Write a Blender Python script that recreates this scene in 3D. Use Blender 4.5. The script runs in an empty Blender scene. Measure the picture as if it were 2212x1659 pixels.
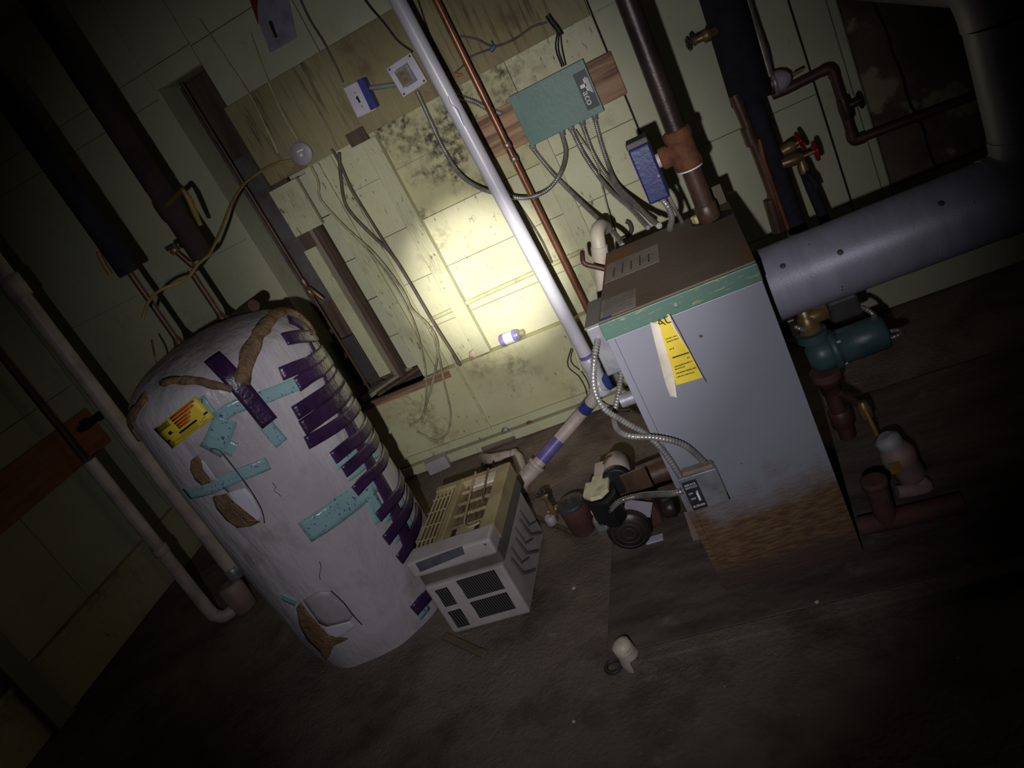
import bpy, bmesh, math, random
from mathutils import Vector, Matrix, noise

random.seed(7)
# ------------------------------------------------------------------ camera
FPX, CX, CY = 1645.065, 1106.0, 829.5
YAW, PITCH, ROLL = math.radians(-19.735), math.radians(20.4246), math.radians(28.0722)
CAM = Vector((0, 0, 1.6))
sa, ca, sb, cb, sg, cg = math.sin(YAW), math.cos(YAW), math.sin(PITCH), math.cos(PITCH), math.sin(ROLL), math.cos(ROLL)
FW = Vector((sa * cb, ca * cb, -sb)); R0 = Vector((ca, -sa, 0)); D0 = FW.cross(R0)
RT = cg * R0 + sg * D0; DN = -sg * R0 + cg * D0
scn = bpy.context.scene
COL = scn.collection
cam = bpy.data.cameras.new('camera'); camo = bpy.data.objects.new('camera', cam); COL.objects.link(camo)
cam.sensor_fit = 'HORIZONTAL'; cam.sensor_width = 36.0; cam.lens = 36.0 * FPX / 2212.0
cam.clip_start = 0.02
rm = Matrix((RT, -DN, -FW)).transposed().to_4x4(); rm.translation = CAM
camo.matrix_world = rm
scn.camera = camo
# ------------------------------------------------------------------ world and torch light
w = bpy.data.worlds.new('world'); scn.world = w; w.use_nodes = True
w.node_tree.nodes['Background'].inputs[0].default_value = (.5, .55, .6, 1)
w.node_tree.nodes['Background'].inputs[1].default_value = 0.0006
TORCH = Vector((-.115, -.17, 1.565))
def spot(name, watts, half, blend, aim, color, rad=.012):
    l = bpy.data.lights.new(name, 'SPOT'); l.energy = watts; l.spot_size = math.radians(half * 2); l.spot_blend = blend
    l.color = color; l.shadow_soft_size = rad
    o = bpy.data.objects.new(name, l); COL.objects.link(o); o.location = TORCH
    o.rotation_euler = (Vector(aim) - TORCH).to_track_quat('-Z', 'Y').to_euler()
    return o
AIM = (-1.09, 3.4, .80)
spot('torch_hotspot', 1150, 7.0, 1.0, AIM, (1, .97, .90))
spot('torch_beam', 185, 20, 1.0, (-1.02, 3.4, .82), (1, .97, .94))
spot('torch_spill', 90, 35.4, 1.0, (-1.16, 3.4, .50), (.95, .95, 1.0))
scn.view_settings.view_transform = 'Standard'; scn.view_settings.look = 'None'
scn.view_settings.exposure = 0.0; scn.view_settings.gamma = 1.0
scn.view_settings.use_curve_mapping = False

# ------------------------------------------------------------------ pixel helpers
def ray(x, y): return RT * ((x - CX) / FPX) + DN * ((y - CY) / FPX) + FW
def PY(x, y, Y): d = ray(x, y); return CAM + d * (Y / d.y)
def PZ(x, y, Z=0.): d = ray(x, y); return CAM + d * ((Z - CAM.z) / d.z)
def PX(x, y, X): d = ray(x, y); return CAM + d * (X / d.x)

# ------------------------------------------------------------------ materials
def srgb(r, g, b):
    f = lambda c: (c / 255 / 12.92) if c <= 10 else ((c / 255 + .055) / 1.055) ** 2.4
    return (f(r), f(g), f(b), 1)
MATS = {}
class NT:
    def __init__(s, name):
        s.m = bpy.data.materials.new(name); s.m.use_nodes = True; s.t = s.m.node_tree; s.n = s.t.nodes
        s.b = s.n['Principled BSDF']; s.pos = s.n.new('ShaderNodeNewGeometry').outputs['Position']; MATS[name] = s.m
    def link(s, a, b): s.t.links.new(a, b)
    def coord(s, scale=(1, 1, 1), rot=(0, 0, 0)):
        mp = s.n.new('ShaderNodeMapping'); mp.inputs['Scale'].default_value = scale; mp.inputs['Rotation'].default_value = rot
        s.link(s.pos, mp.inputs[0]); return mp.outputs[0]
    def noise(s, scale, lo, hi, detail=6, co=None, rough=.6):
        nz = s.n.new('ShaderNodeTexNoise'); nz.inputs['Scale'].default_value = scale; nz.inputs['Detail'].default_value = detail
        nz.inputs['Roughness'].default_value = rough
        s.link(co or s.pos, nz.inputs['Vector'])
        return s.ramp(nz.outputs['Fac'], lo, hi)
    def ramp(s, v, lo, hi):
        mr = s.n.new('ShaderNodeMapRange'); mr.inputs[1].default_value = lo; mr.inputs[2].default_value = hi
        s.link(v, mr.inputs[0]); return mr.outputs[0]
    def math(s, op, a, b):
        m = s.n.new('ShaderNodeMath'); m.operation = op
        for i, v in enumerate((a, b)):
            if isinstance(v, (int, float)): m.inputs[i].default_value = v
            else: s.link(v, m.inputs[i])
        return m.outputs[0]
    def mix(s, fac, a, b):
        m = s.n.new('ShaderNodeMix'); m.data_type = 'RGBA'
        if isinstance(fac, (int, float)): m.inputs[0].default_value = fac
        else: s.link(fac, m.inputs[0])
        for i, v in ((6, a), (7, b)):
            if isinstance(v, tuple): m.inputs[i].default_value = v
            else: s.link(v, m.inputs[i])
        return m.outputs[2]
    def axis(s, k, co=None):
        sp = s.n.new('ShaderNodeSeparateXYZ'); s.link(co or s.pos, sp.inputs[0]); return sp.outputs[k]
    def done(s, col, rough=.6, metal=0, bump=None, strength=.3, dist=.004, spec=.5):
        if isinstance(col, tuple): s.b.inputs['Base Color'].default_value = col
        else: s.link(col, s.b.inputs['Base Color'])
        if isinstance(rough, (int, float)): s.b.inputs['Roughness'].default_value = rough
        else: s.link(rough, s.b.inputs['Roughness'])
        s.b.inputs['Metallic'].default_value = metal
        s.b.inputs['Specular IOR Level'].default_value = spec
        if bump is not None:
            bp = s.n.new('ShaderNodeBump'); bp.inputs['Strength'].default_value = strength; bp.inputs['Distance'].default_value = dist
            s.link(bump, bp.inputs['Height']); s.link(bp.outputs[0], s.b.inputs['Normal'])
        return s.m
def simple(name, c1, c2=None, rough=.6, metal=0, scale=9, lo=.42, hi=.68, bump=.2, bscale=60, stretch=(1, 1, 1), spec=.5, dist=.003):
    t = NT(name)
    co = t.coord(stretch)
    col = srgb(*c1)
    if c2: col = t.mix(t.noise(scale, lo, hi, co=co), col, srgb(*c2))
    return t.done(col, rough, metal, t.noise(bscale, .2, .8, co=co) if bump else None, bump, dist, spec)

def paint_wall(name, base, tint, dirt, grain=(1, 1, 1), amount=(.56, .78), fleck=(.64, .70)):
    t = NT(name); co = t.coord(grain)
    c = t.mix(t.noise(2.2, .35, .65), srgb(*base), srgb(*tint))
    c = t.mix(t.math('MULTIPLY', t.noise(3.1, amount[0], amount[1], 8), t.noise(34, .38, .62, 5, co)), c, srgb(*dirt))
    c = t.mix(t.math('MULTIPLY', t.math('MULTIPLY', t.noise(58, fleck[0] - .03, fleck[1] - .03, 4, t.coord((1.2, 1.2, .35), (.2, .3, .1))), t.noise(4.3, .46, .6, 4)), .85), c, srgb(60, 54, 40))
    return t.done(c, .62, 0, t.noise(26, .25, .75, 8, co), .35, .004)
paint_wall('block_paint', (200, 198, 166), (190, 186, 150), (122, 110, 82))
paint_wall('panel_paint', (190, 190, 162), (178, 178, 150), (122, 114, 92), amount=(.60, .85), fleck=(.72, .77))
paint_wall('curb_paint', (196, 193, 154), (178, 173, 134), (104, 92, 66), amount=(.48, .72), fleck=(.66, .72))
paint_wall('wood_paint', (196, 195, 160), (182, 180, 146), (116, 98, 70), grain=(6, 6, .6), amount=(.52, .75))
def header_mat():
    t = NT('header_wood'); co = t.coord((14, 3, .9))
    c = t.mix(t.noise(1.6, .35, .65), srgb(160, 152, 112), srgb(134, 122, 86))
    c = t.mix(t.math('MULTIPLY', t.noise(5, .5, .66, 8, co), t.noise(2.4, .38, .62)), c, srgb(86, 68, 44))
    c = t.mix(t.noise(3.3, .6, .72, 7), c, srgb(104, 84, 60))
    return t.done(c, .7, 0, t.noise(6, .3, .7, 8, co), .5, .004)
header_mat()
def mould_mat():
    t = NT('mouldy_paint')
    c = t.mix(t.noise(2.2, .35, .65), srgb(194, 190, 150), srgb(176, 170, 128))
    m = t.math('MULTIPLY', t.noise(3.6, .46, .60, 5), t.noise(30, .40, .60, 9))
    c = t.mix(m, c, srgb(58, 52, 36))
    return t.done(c, .66, 0, t.noise(26, .25, .75, 8), .4, .004)
mould_mat()
def masonry_mat():
    t = NT('bare_masonry')
    c = t.mix(t.noise(5, .35, .65), srgb(112, 96, 80), srgb(82, 68, 56))
    c = t.mix(t.noise(3.1, .60, .64, 7), c, srgb(150, 142, 112))
    return t.done(c, .85, 0, t.noise(22, .2, .8, 9), .7, .01)
masonry_mat()
def floor_mat():
    t = NT('dirty_concrete')
    c = t.mix(t.noise(1.7, .3, .7, 7), srgb(138, 124, 113), srgb(106, 92, 84))
    c = t.mix(t.math('MULTIPLY', t.noise(4.2, .48, .7, 8), .8), c, srgb(76, 61, 53))
    c = t.mix(t.noise(60, .72, .76, 3), c, srgb(170, 160, 150))
    c = t.mix(t.math('MULTIPLY', t.noise(11, .62, .72, 6), .7), c, srgb(140, 132, 124))
    return t.done(c, .9, 0, t.math('ADD', t.noise(14, .2, .8, 9), t.noise(70, .2, .8, 4)), .6, .008, .2)
floor_mat()
def pad_mat():
    t = NT('stained_pad')
    c = t.mix(t.noise(3, .3, .7, 7, t.coord((1, 4, 1))), srgb(112, 98, 91), srgb(72, 59, 54))
    c = t.mix(t.noise(9, .6, .72, 7), c, srgb(124, 112, 104))
    return t.done(c, .9, 0, t.noise(18, .2, .8, 9), .7, .008, .2)
pad_mat()
def boiler_mat():
    t = NT('boiler_enamel')
    z = t.axis(2)
    rustz = t.math('ADD', z, t.math('MULTIPLY', t.noise(5, .2, .8, 8), .22))
    f = t.math('SUBTRACT', 1.0, t.ramp(rustz, .395, .505))
    gr = t.noise(34, .36, .62, 8, t.coord((.7, 1, 3.2), (0, .75, 0)))
    base = t.mix(t.noise(1.6, .35, .7), srgb(134, 134, 144), srgb(124, 124, 136))
    base = t.mix(t.noise(38, .70, .74, 3), base, srgb(70, 66, 66))
    rust = t.mix(gr, srgb(120, 94, 68), srgb(84, 58, 38))
    c = t.mix(f, base, rust)
    low = t.math('SUBTRACT', 1.0, t.ramp(t.math('ADD', z, t.math('MULTIPLY', t.noise(9, .2, .8), .05)), .124, .164))
    c = t.mix(low, c, srgb(82, 62, 54))
    return t.done(c, t.math('ADD', .42, t.math('MULTIPLY', f, .4)), 0, t.math('MULTIPLY', gr, f), .5, .004)
boiler_mat()
def lid_mat():
    t = NT('rusty_lid')
    c = t.mix(t.noise(3, .35, .68, 6), srgb(106, 93, 80), srgb(92, 75, 58))
    c = t.mix(t.noise(2.4, .58, .66, 5), c, srgb(122, 82, 50))
    return t.done(c, .75, 0, t.noise(50, .3, .7, 6), .2, .002)
lid_mat()
def trim_mat():
    t = NT('green_trim')
    c = t.mix(t.noise(60, .60, .66, 4, t.coord((.4, 1, 3))), srgb(74, 104, 92), srgb(150, 128, 96))
    return t.done(c, .5, 0)
trim_mat()
def flue_mat():
    t = NT('flue_paint')
    co = t.coord((1, 8, 8))
    c = t.mix(t.noise(10, .3, .7, 6, t.coord((3, 1, .6))), srgb(158, 155, 170), srgb(142, 139, 154))
    c = t.mix(t.noise(40, .72, .76, 3), c, srgb(50, 48, 52))
    c = t.mix(t.noise(9, .70, .76, 3, t.coord((5, 1, .5))), c, srgb(200, 198, 204))
    return t.done(c, .45, .15, t.noise(160, .3, .7, 3), .15, .0012)
flue_mat()
def blanket_mat():
    t = NT('blanket_vinyl')
    c = t.mix(t.noise(2.2, .3, .7), srgb(192, 185, 191), srgb(172, 164, 172))
    c = t.mix(t.math('MULTIPLY', t.noise(5, .56, .76, 8), .8), c, srgb(132, 118, 104))
    z = t.axis(2)
    c = t.mix(t.math('MULTIPLY', t.ramp(t.math('ADD', z, t.math('MULTIPLY', t.noise(6, .2, .8), .12)), 1.24, 1.36), .75), c, srgb(120, 108, 98))
    fold = t.noise(7, .3, .7, 3, t.coord((1.6, 1.6, .45), (.25, .3, 0)))
    return t.done(c, .36, 0, t.math('ADD', fold, t.math('MULTIPLY', t.noise(22, .3, .7, 4, t.coord((1, 1, .5), (0, .5, 0))), .5)), .38, .012)
blanket_mat()
def cyan_mat():
    t = NT('cyan_tape')
    wv = t.n.new('ShaderNodeTexNoise'); wv.inputs['Scale'].default_value = 110; wv.inputs['Detail'].default_value = 1
    t.link(t.coord((1, 1, .55)), wv.inputs['Vector'])
    c = t.mix(t.ramp(wv.outputs['Fac'], .66, .69), srgb(140, 174, 178), srgb(70, 104, 146))
    return t.done(c, .22, 0, t.noise(40, .3, .7, 3), .3, .004)
cyan_mat()
simple('purple_tape', (62, 38, 74), (44, 26, 54), .25, 0, 12, bump=.4, bscale=30, dist=.006)
simple('fibreglass', (146, 120, 92), (108, 82, 62), .95, 0, 24, bump=.9, bscale=90, dist=.01, spec=.1)
simple('label_yellow', (226, 200, 60), (206, 178, 50), .5, bump=0)
simple('label_red', (176, 72, 28), None, .5, bump=0)
simple('ink', (24, 22, 22), None, .6, bump=0)
simple('ink_faded', (112, 96, 36), None, .6, bump=0)
simple('paper_white', (222, 212, 200), (200, 186, 168), .8, 0, 12, bump=.2)
simple('cover_grey', (168, 160, 166), (150, 142, 148), .5)
simple('steel_white', (206, 200, 212), (186, 180, 192), .4)
simple('pvc_white', (198, 195, 204), (184, 181, 190), .32, 0, 5, bump=.05)
simple('pvc_dirty', (186, 172, 164), (150, 134, 124), .5, 0, 9, bump=.1)
simple('pvc_cream', (206, 194, 176), (180, 164, 146), .45, 0, 7)
simple('primer_purple', (96, 84, 150), (120, 108, 160), .4, 0, 16)
simple('primer_blue', (44, 54, 118), (60, 70, 130), .4)
simple('ink_blue', (54, 62, 140), None, .5, bump=0)
simple('copper', (146, 98, 72), (108, 68, 50), .36, .45, 10, bump=.1)
simple('copper_dark', (98, 72, 58), (74, 54, 46), .45, .4, 12, bump=.1)
simple('copper_red', (92, 62, 54), (72, 50, 45), .5, .3, 12, bump=.1)
simple('solder', (170, 150, 134), (150, 120, 100), .4, .7)
simple('iron_dark', (72, 58, 54), (50, 42, 40), .38, .4, 10, bump=.2)
simple('iron_rust', (112, 70, 42), (82, 50, 32), .85, 0, 30, bump=.8, bscale=60)
simple('iron_brown', (98, 74, 58), (60, 45, 38), .42, .2, 18, stretch=(1, 1, .4), bump=.3)
simple('brass', (140, 116, 78), (104, 84, 54), .38, .45, 14)
simple('galvanised', (150, 150, 156), (124, 124, 132), .38, .35, 20, bump=.15)
simple('conduit_steel', (164, 160, 156), (122, 118, 114), .30, .5, 25, bump=0)
simple('seam_and_shade_black', (26, 23, 21), None, .95, bump=0)  # flat black: painted shade inside the chimney crack, also dark seam fill
simple('insulation_black', (44, 42, 50), (34, 32, 40), .9, 0, 20, bump=.5, bscale=160, spec=.2)
simple('insulation_brown', (60, 50, 46), (44, 38, 36), .8, 0, 8, bump=.3, spec=.2)
simple('taco_green', (84, 118, 108), (76, 108, 100), .42, 0, 8, bump=.1)
simple('plate_black', (42, 42, 46), None, .5, bump=0)
simple('print_white', (226, 224, 226), None, .5, bump=0)
simple('blue_enamel', (30, 38, 94), (25, 32, 82), .35, 0, 6, bump=.15, bscale=90)
simple('blue_tape', (50, 60, 136), (40, 48, 112), .45)
simple('dark_grey', (66, 62, 62), (48, 45, 46), .55)
simple('black_plastic', (30, 29, 32), (24, 23, 26), .5)
simple('cream_dirty', (214, 208, 170), (170, 160, 120), .6, 0, 20, lo=.48, hi=.7)
simple('red_paint', (140, 22, 32), (108, 14, 24), .3)
simple('red_dark', (96, 62, 56), (76, 48, 44), .8, 0, 10, bump=.2)
simple('teal_enamel', (66, 88, 92), (54, 74, 78), .4, 0, 10, bump=.2)
simple('wood_raw', (172, 138, 106), (112, 82, 64), .7, 0, 3.2, stretch=(.5, 4, 9), bump=.3, lo=.45, hi=.6)
simple('wood_grey', (138, 127, 112), (108, 97, 84), .85, 0, 5, stretch=(2, 2, .5), bump=.4)
simple('wood_brown', (96, 77, 63), (66, 54, 46), .85, 0, 4, stretch=(6, 6, .6), bump=.4)
simple('wood_orange', (174, 116, 70), (140, 88, 52), .8, 0, 5, stretch=(4, .6, 4), bump=.3)
simple('sheet_grey', (104, 100, 100), (72, 64, 64), .6, .2, 6, bump=.2)
simple('debris_dark', (116, 102, 90), (84, 74, 66), .9, 0, 14, bump=.7)
simple('cable_yellow', (150, 128, 68), (116, 98, 56), .6, 0, 20)
simple('cable_white', (168, 162, 132), (126, 118, 94), .55, 0, 18)
simple('cable_grey', (100, 90, 78), (72, 64, 55), .7, 0, 18)
simple('cable_black', (26, 24, 24), None, .6, bump=0)
simple('cable_painted', (188, 188, 142), (150, 148, 110), .6, 0, 20)
simple('ac_case', (186, 175, 175), (160, 149, 144), .5, 0, 7, bump=.15)
simple('ac_beige', (170, 154, 116), (138, 121, 88), .55, 0, 7, bump=.15)
simple('fin_grey', (104, 100, 100), None, .5, bump=0)
simple('ac_fin', (128, 108, 84), (92, 76, 62), .7, 0, 14)
simple('ac_grey', (120, 114, 108), (96, 90, 84), .5, .2, 7)
simple('display_grey', (96, 94, 106), (74, 72, 84), .3, 0, 30)
simple('yellow_handle', (150, 118, 50), (120, 92, 40), .5)
simple('pink_plastic', (158, 132, 126), (132, 108, 104), .55)
simple('wood_stick', (112, 96, 76), (80, 66, 54), .85)
simple('can_purple', (132, 116, 190), (170, 160, 206), .35, 0, 22, bump=0)
simple('lump', (212, 186, 168), (180, 150, 130), .9, 0, 14, bump=.6)
simple('paper_notice', (150, 146, 158), (118, 114, 122), .8, 0, 10)
simple('notice_red', (116, 14, 18), None, .7, bump=0)
simple('orange_wire_nut', (190, 84, 50), None, .5, bump=0)
simple('tape_silver', (166, 156, 150), (128, 116, 108), .4, .5, 20)
simple('yellow_glass', (196, 190, 130), (160, 150, 100), .4)
simple('ceiling_wood', (120, 112, 92), (90, 80, 64), .9, 0, 4)

# ------------------------------------------------------------------ mesh helpers
class MB:
    def __init__(s): s.v = []; s.f = []; s.sm = []
    def add(s, vs, fs, smooth=False):
        o = len(s.v); s.v += [Vector(v) for v in vs]
        for f in fs: s.f.append([i + o for i in f]); s.sm.append(smooth)
        return s
    def box(s, c, size, rot=None):
        h = [x / 2 for x in size]; c = Vector(c)
        vs = [Vector((x * h[0], y * h[1], z * h[2])) for x in (-1, 1) for y in (-1, 1) for z in (-1, 1)]
        if rot is not None: vs = [rot @ v for v in vs]
        return s.add([c + v for v in vs], [(0, 1, 3, 2), (4, 6, 7, 5), (0, 4, 5, 1), (2, 3, 7, 6), (0, 2, 6, 4), (1, 5, 7, 3)])
    def mm(s, a, b):
        a = Vector(a); b = Vector(b); return s.box((a + b) / 2, [abs(x) for x in (b - a)])
    def tube(s, pts, r, n=12, cap=True, smooth=True):
        pts = [Vector(p) for p in pts]; m = len(pts)
        rs = r if isinstance(r, (list, tuple)) else [r] * m
        t = []
        for i in range(m):
            d = pts[min(i + 1, m - 1)] - pts[max(i - 1, 0)]
            t.append(d.normalized() if d.length > 1e-9 else (t[-1] if t else Vector((0, 0, 1))))
        u = t[0].orthogonal().normalized(); vs = []; fs = []
        for i in range(m):
            if i: u = (u - t[i] * u.dot(t[i])).normalized()
            w_ = t[i].cross(u)
            for k in range(n):
                a = 2 * math.pi * k / n
                vs.append(pts[i] + (u * math.cos(a) + w_ * math.sin(a)) * rs[i])
        for i in range(m - 1):
            for k in range(n):
                k2 = (k + 1) % n
                fs.append((i * n + k, i * n + k2, (i + 1) * n + k2, (i + 1) * n + k))
        s.add(vs, fs, smooth)
        if cap: s.add(vs[:n], [tuple(reversed(range(n)))]); s.add(vs[-n:], [tuple(range(n))])
        return s
    def lathe(s, o, axis, prof, n=24, smooth=True):
        o = Vector(o); ax = Vector(axis).normalized()
        return s.tube([o + ax * h for r, h in prof], [max(r, .0004) for r, h in prof], n, True, smooth) if all(
            prof[i + 1][1] > prof[i][1] for i in range(len(prof) - 1)) else s._lathe(o, ax, prof, n, smooth)
    def _lathe(s, o, ax, prof, n, smooth):
        u = ax.orthogonal().normalized(); w_ = ax.cross(u); vs = []; fs = []
        for r, h in prof:
            for k in range(n):
                a = 2 * math.pi * k / n; vs.append(o + ax * h + (u * math.cos(a) + w_ * math.sin(a)) * max(r, .0004))
        for i in range(len(prof) - 1):
            for k in range(n):
                k2 = (k + 1) % n; fs.append((i * n + k, i * n + k2, (i + 1) * n + k2, (i + 1) * n + k))
        return s.add(vs, fs, smooth)
    def cyl(s, a, b, r, n=20): return s.tube([a, b], r, n, True)
    def prism(s, poly, d):
        """poly: list of 3D points (planar), extruded by vector d"""
        poly = [Vector(p) for p in poly]; d = Vector(d); n = len(poly)
        return s.add(poly + [p + d for p in poly], [tuple(range(n)), tuple(reversed(range(n, 2 * n)))] + [(i, i + n, (i + 1) % n + n, (i + 1) % n) for i in range(n)])
BASE = {}
def obj(name, mb, mat, parent=None, base=None, bevel=0, kind=None):
    if parent is not None: base = BASE[parent.name]
    elif base is None:
        zs = [v.z for v in mb.v]; k = len(mb.v)
        base = Vector((sum(v.x for v in mb.v) / k, sum(v.y for v in mb.v) / k, min(zs)))
    base = Vector(base)
    me = bpy.data.meshes.new(name)
    me.from_pydata([v - base for v in mb.v], [], mb.f)
    me.polygons.foreach_set('use_smooth', mb.sm)
    bm = bmesh.new(); bm.from_mesh(me); bmesh.ops.recalc_face_normals(bm, faces=bm.faces); bm.to_mesh(me); bm.free()
    me.materials.append(MATS[mat] if isinstance(mat, str) else mat)
    o = bpy.data.objects.new(name, me); COL.objects.link(o)
    if parent is not None: o.parent = parent
    else: o.location = base
    BASE[o.name] = base
    if bevel:
        b = o.modifiers.new('bevel', 'BEVEL'); b.width = bevel; b.segments = 2; b.limit_method = 'ANGLE'; b.angle_limit = math.radians(35)
    if kind: o['kind'] = kind
    return o
def thing(name, label, cat, base, group=None):
    o = bpy.data.objects.new(name, None); COL.objects.link(o); o.location = base; o.empty_display_size = .05
    BASE[o.name] = Vector(base); return tag(o, label, cat, group)
def tag(o, label, cat, group=None):
    o['label'] = label; o['category'] = cat
    if group: o['group'] = group
    return o
def struct(name, mb, mat, bevel=0):
    o = obj(name, mb, mat, base=(0, 0, 0), bevel=bevel); o['kind'] = 'structure'; return o
def spline(pts, step=.01):
    pts = [Vector(p) for p in pts]
    if len(pts) == 2: return pts
    out = []; P = [pts[0] * 2 - pts[1]] + pts + [pts[-1] * 2 - pts[-2]]
    for i in range(1, len(P) - 2):
        a, b, c, d = P[i - 1], P[i], P[i + 1], P[i + 2]
        n = max(2, int((c - b).length / step))
        for k in range(n):
            t = k / n
            out.append(.5 * ((2 * b) + (c - a) * t + (2 * a - 5 * b + 4 * c - d) * t * t + (3 * b - a - 3 * c + d) * t ** 3))
    out.append(pts[-1]); return out
def resample(pts, step):
    out = [pts[0]]; acc = 0
    for a, b in zip(pts, pts[1:]):
        L = (b - a).length; d = step - acc
        while d <= L and L > 0: out.append(a + (b - a) * (d / L)); d += step
        acc = L - (d - step)
    return out
def flex(mb, pts, r=.0095):
    """corrugated metal conduit"""
    p = resample(spline(pts, .006), .0030)
    return mb.tube(p, [r * (1.04, 1.0, .70)[i % 3] for i in range(len(p))], 10)
def wire(mb, pts, r=.004, step=.02, n=8): return mb.tube(spline(pts, step), r, n)
def text(s, size, origin, xd, yd, mat, parent, name, depth=.0006, extr=0):
    cu = bpy.data.curves.new(name, 'FONT'); cu.body = s; cu.size = size; cu.align_x = 'CENTER'; cu.align_y = 'CENTER'; cu.extrude = .0003
    to = bpy.data.objects.new('tmp', cu); COL.objects.link(to)
    dg = bpy.context.evaluated_depsgraph_get(); me = bpy.data.meshes.new_from_object(to.evaluated_get(dg))
    bpy.data.objects.remove(to); bpy.data.curves.remove(cu)
    xd = Vector(xd).normalized(); yd = Vector(yd); yd = (yd - xd * yd.dot(xd)).normalized(); zd = xd.cross(yd)
    o3 = Vector(origin) + zd * depth - BASE[parent.name]
    for v in me.vertices: v.co = o3 + xd * v.co.x + yd * v.co.y + zd * v.co.z
    me.materials.clear(); me.materials.append(MATS[mat]); me.name = name
    o = bpy.data.objects.new(name, me); COL.objects.link(o); o.parent = parent; return o
def pyl(lst, Y): return [PY(x, y, Y) for x, y in lst]
def pyy(lst): return [PY(x, y, Y) for x, y, Y in lst]
X_, Y_, Z_ = Vector((1, 0, 0)), Vector((0, 1, 0)), Vector((0, 0, 1))

# ================================================================== STRUCTURE
WY = 3.40
def floor_mesh():
    m = MB(); nx, ny = 96, 96; x0, x1, y0, y1 = -3.6, 2.6, -1.6, 4.2
    for j in range(ny + 1):
        for i in range(nx + 1):
            x = x0 + (x1 - x0) * i / nx; y = y0 + (y1 - y0) * j / ny
            z = .006 * noise.noise(Vector((x * 2.3, y * 2.3, 1))) + .003 * noise.noise(Vector((x * 9, y * 9, 4)))
            m.v.append(Vector((x, y, z - .003)))
    for j in range(ny):
        for i in range(nx):
            a = j * (nx + 1) + i; m.f.append([a, a + 1, a + nx + 2, a + nx + 1]); m.sm.append(True)
    return m
struct('floor', floor_mesh(), 'dirty_concrete')
struct('ceiling', MB().mm((-3.6, -1.6, 2.72), (2.6, 4.2, 2.80)), 'ceiling_wood')
# back wall: backing slab with the recess left open, then blocks and panels proud of it
NX0, NX1, NZ0, NZ1, ND = -2.07, -1.612, .47, 2.20, .30
wb = MB()
wb.mm((-3.6, WY + .02, 0), (NX0, WY + .5, 2.75)).mm((NX1, WY + .02, 0), (2.6, WY + .5, 2.75))
wb.mm((NX0, WY + .02, NZ1), (NX1, WY + .5, 2.75)).mm((NX0, WY + .02, 0), (NX1, WY + .5, NZ0 - .012)).mm((NX0, WY + ND, NZ0 - .012), (NX1, WY + .5, NZ1))
wb.mm((-1.80, WY + .02, 1.62), (NX1, WY + .28, 2.2))
wall_back = struct('wall_back', wb, 'panel_paint')
meshcache = {}
def piece(name, parent, x0, x1, z0, z1, y, th, mat, gap=.0011, axis='y'):
    sx, sz = round(x1 - x0 - 2 * gap, 4), round(z1 - z0 - 2 * gap, 4); key = (sx, sz, th, mat, axis)
    if key not in meshcache:
        c = .0018; hx, hz = sx / 2, sz / 2
        def ring(e, yy): return [Vector((sx_ * (hx - e), yy, sz_ * (hz - e))) for sx_, sz_ in ((-1, -1), (1, -1), (1, 1), (-1, 1))]
        vs = ring(c, 0) + ring(0, c) + ring(0, th)
        if axis == 'x': vs = [Vector((-v.y, v.x, v.z)) for v in vs]
        fs = [(0, 1, 2, 3)] + [(a, a + 4, (a + 1) % 4 + 4, (a + 1) % 4) for a in range(4)] + [(a + 4, a + 8, (a + 1) % 4 + 8, (a + 1) % 4 + 4) for a in range(4)]
        me = bpy.data.meshes.new(name); me.from_pydata(vs, [], fs); me.materials.append(MATS[mat])
        bm = bmesh.new(); bm.from_mesh(me); bmesh.ops.recalc_face_normals(bm, faces=bm.faces)
        # open back: make sure the front faces the room
        f0 = [f for f in bm.faces if len(f.verts) == 4][0]
        bm.to_mesh(me); bm.free(); meshcache[key] = me
    o = bpy.data.objects.new(name, meshcache[key]); COL.objects.link(o); o.parent = parent
    o.location = ((x0 + x1) / 2, y, (z0 + z1) / 2) if axis == 'y' else (y, (x0 + x1) / 2, (z0 + z1) / 2)
    return o
courses = [.47, .69, .935, 1.18, 1.43, 1.62]
for r, (z0, z1) in enumerate(zip(courses, courses[1:])):
    xs = [NX1 + .0] + [x for x in ([-1.25, -.60] if r % 2 else [-1.27, -.58])] + [-.182]
    for x0, x1 in zip(xs, xs[1:]):
        mould = -1.25 < (x0 + x1) / 2 < -.7 and z0 > 1.1
        piece('block', wall_back, x0, x1, z0, z1, WY + random.uniform(-.0006, .0006), .024, 'mouldy_paint' if mould else 'block_paint')
# left part of the back wall: large slabs round the recess
for z0, z1 in ((.02, .5), (.5, 1.46), (1.46, 2.17), (2.17, 2.29), (2.29, 2.74)):
    for x0, x1 in ((-3.5, -2.62), (-2.62, NX0)):
        piece('slab', wall_back, x0, x1, z0, z1, WY + .001 * math.sin(x0 * 9), .02, 'panel_paint', .0009)
for z0, z1 in ((2.2, 2.29), (2.29, 2.74)):
    piece('slab', wall_back, NX0, -1.80, z0, z1, WY, .02, 'panel_paint', .0015)
for z0, z1 in ((2.0, 2.28), (2.28, 2.74)):
    for x0, x1 in ((-1.80, -1.28), (-1.28, -.74), (-.74, -.18)):
        piece('slab', wall_back, x0, x1, z0, z1, WY, .02, 'panel_paint', .0022)
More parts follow.
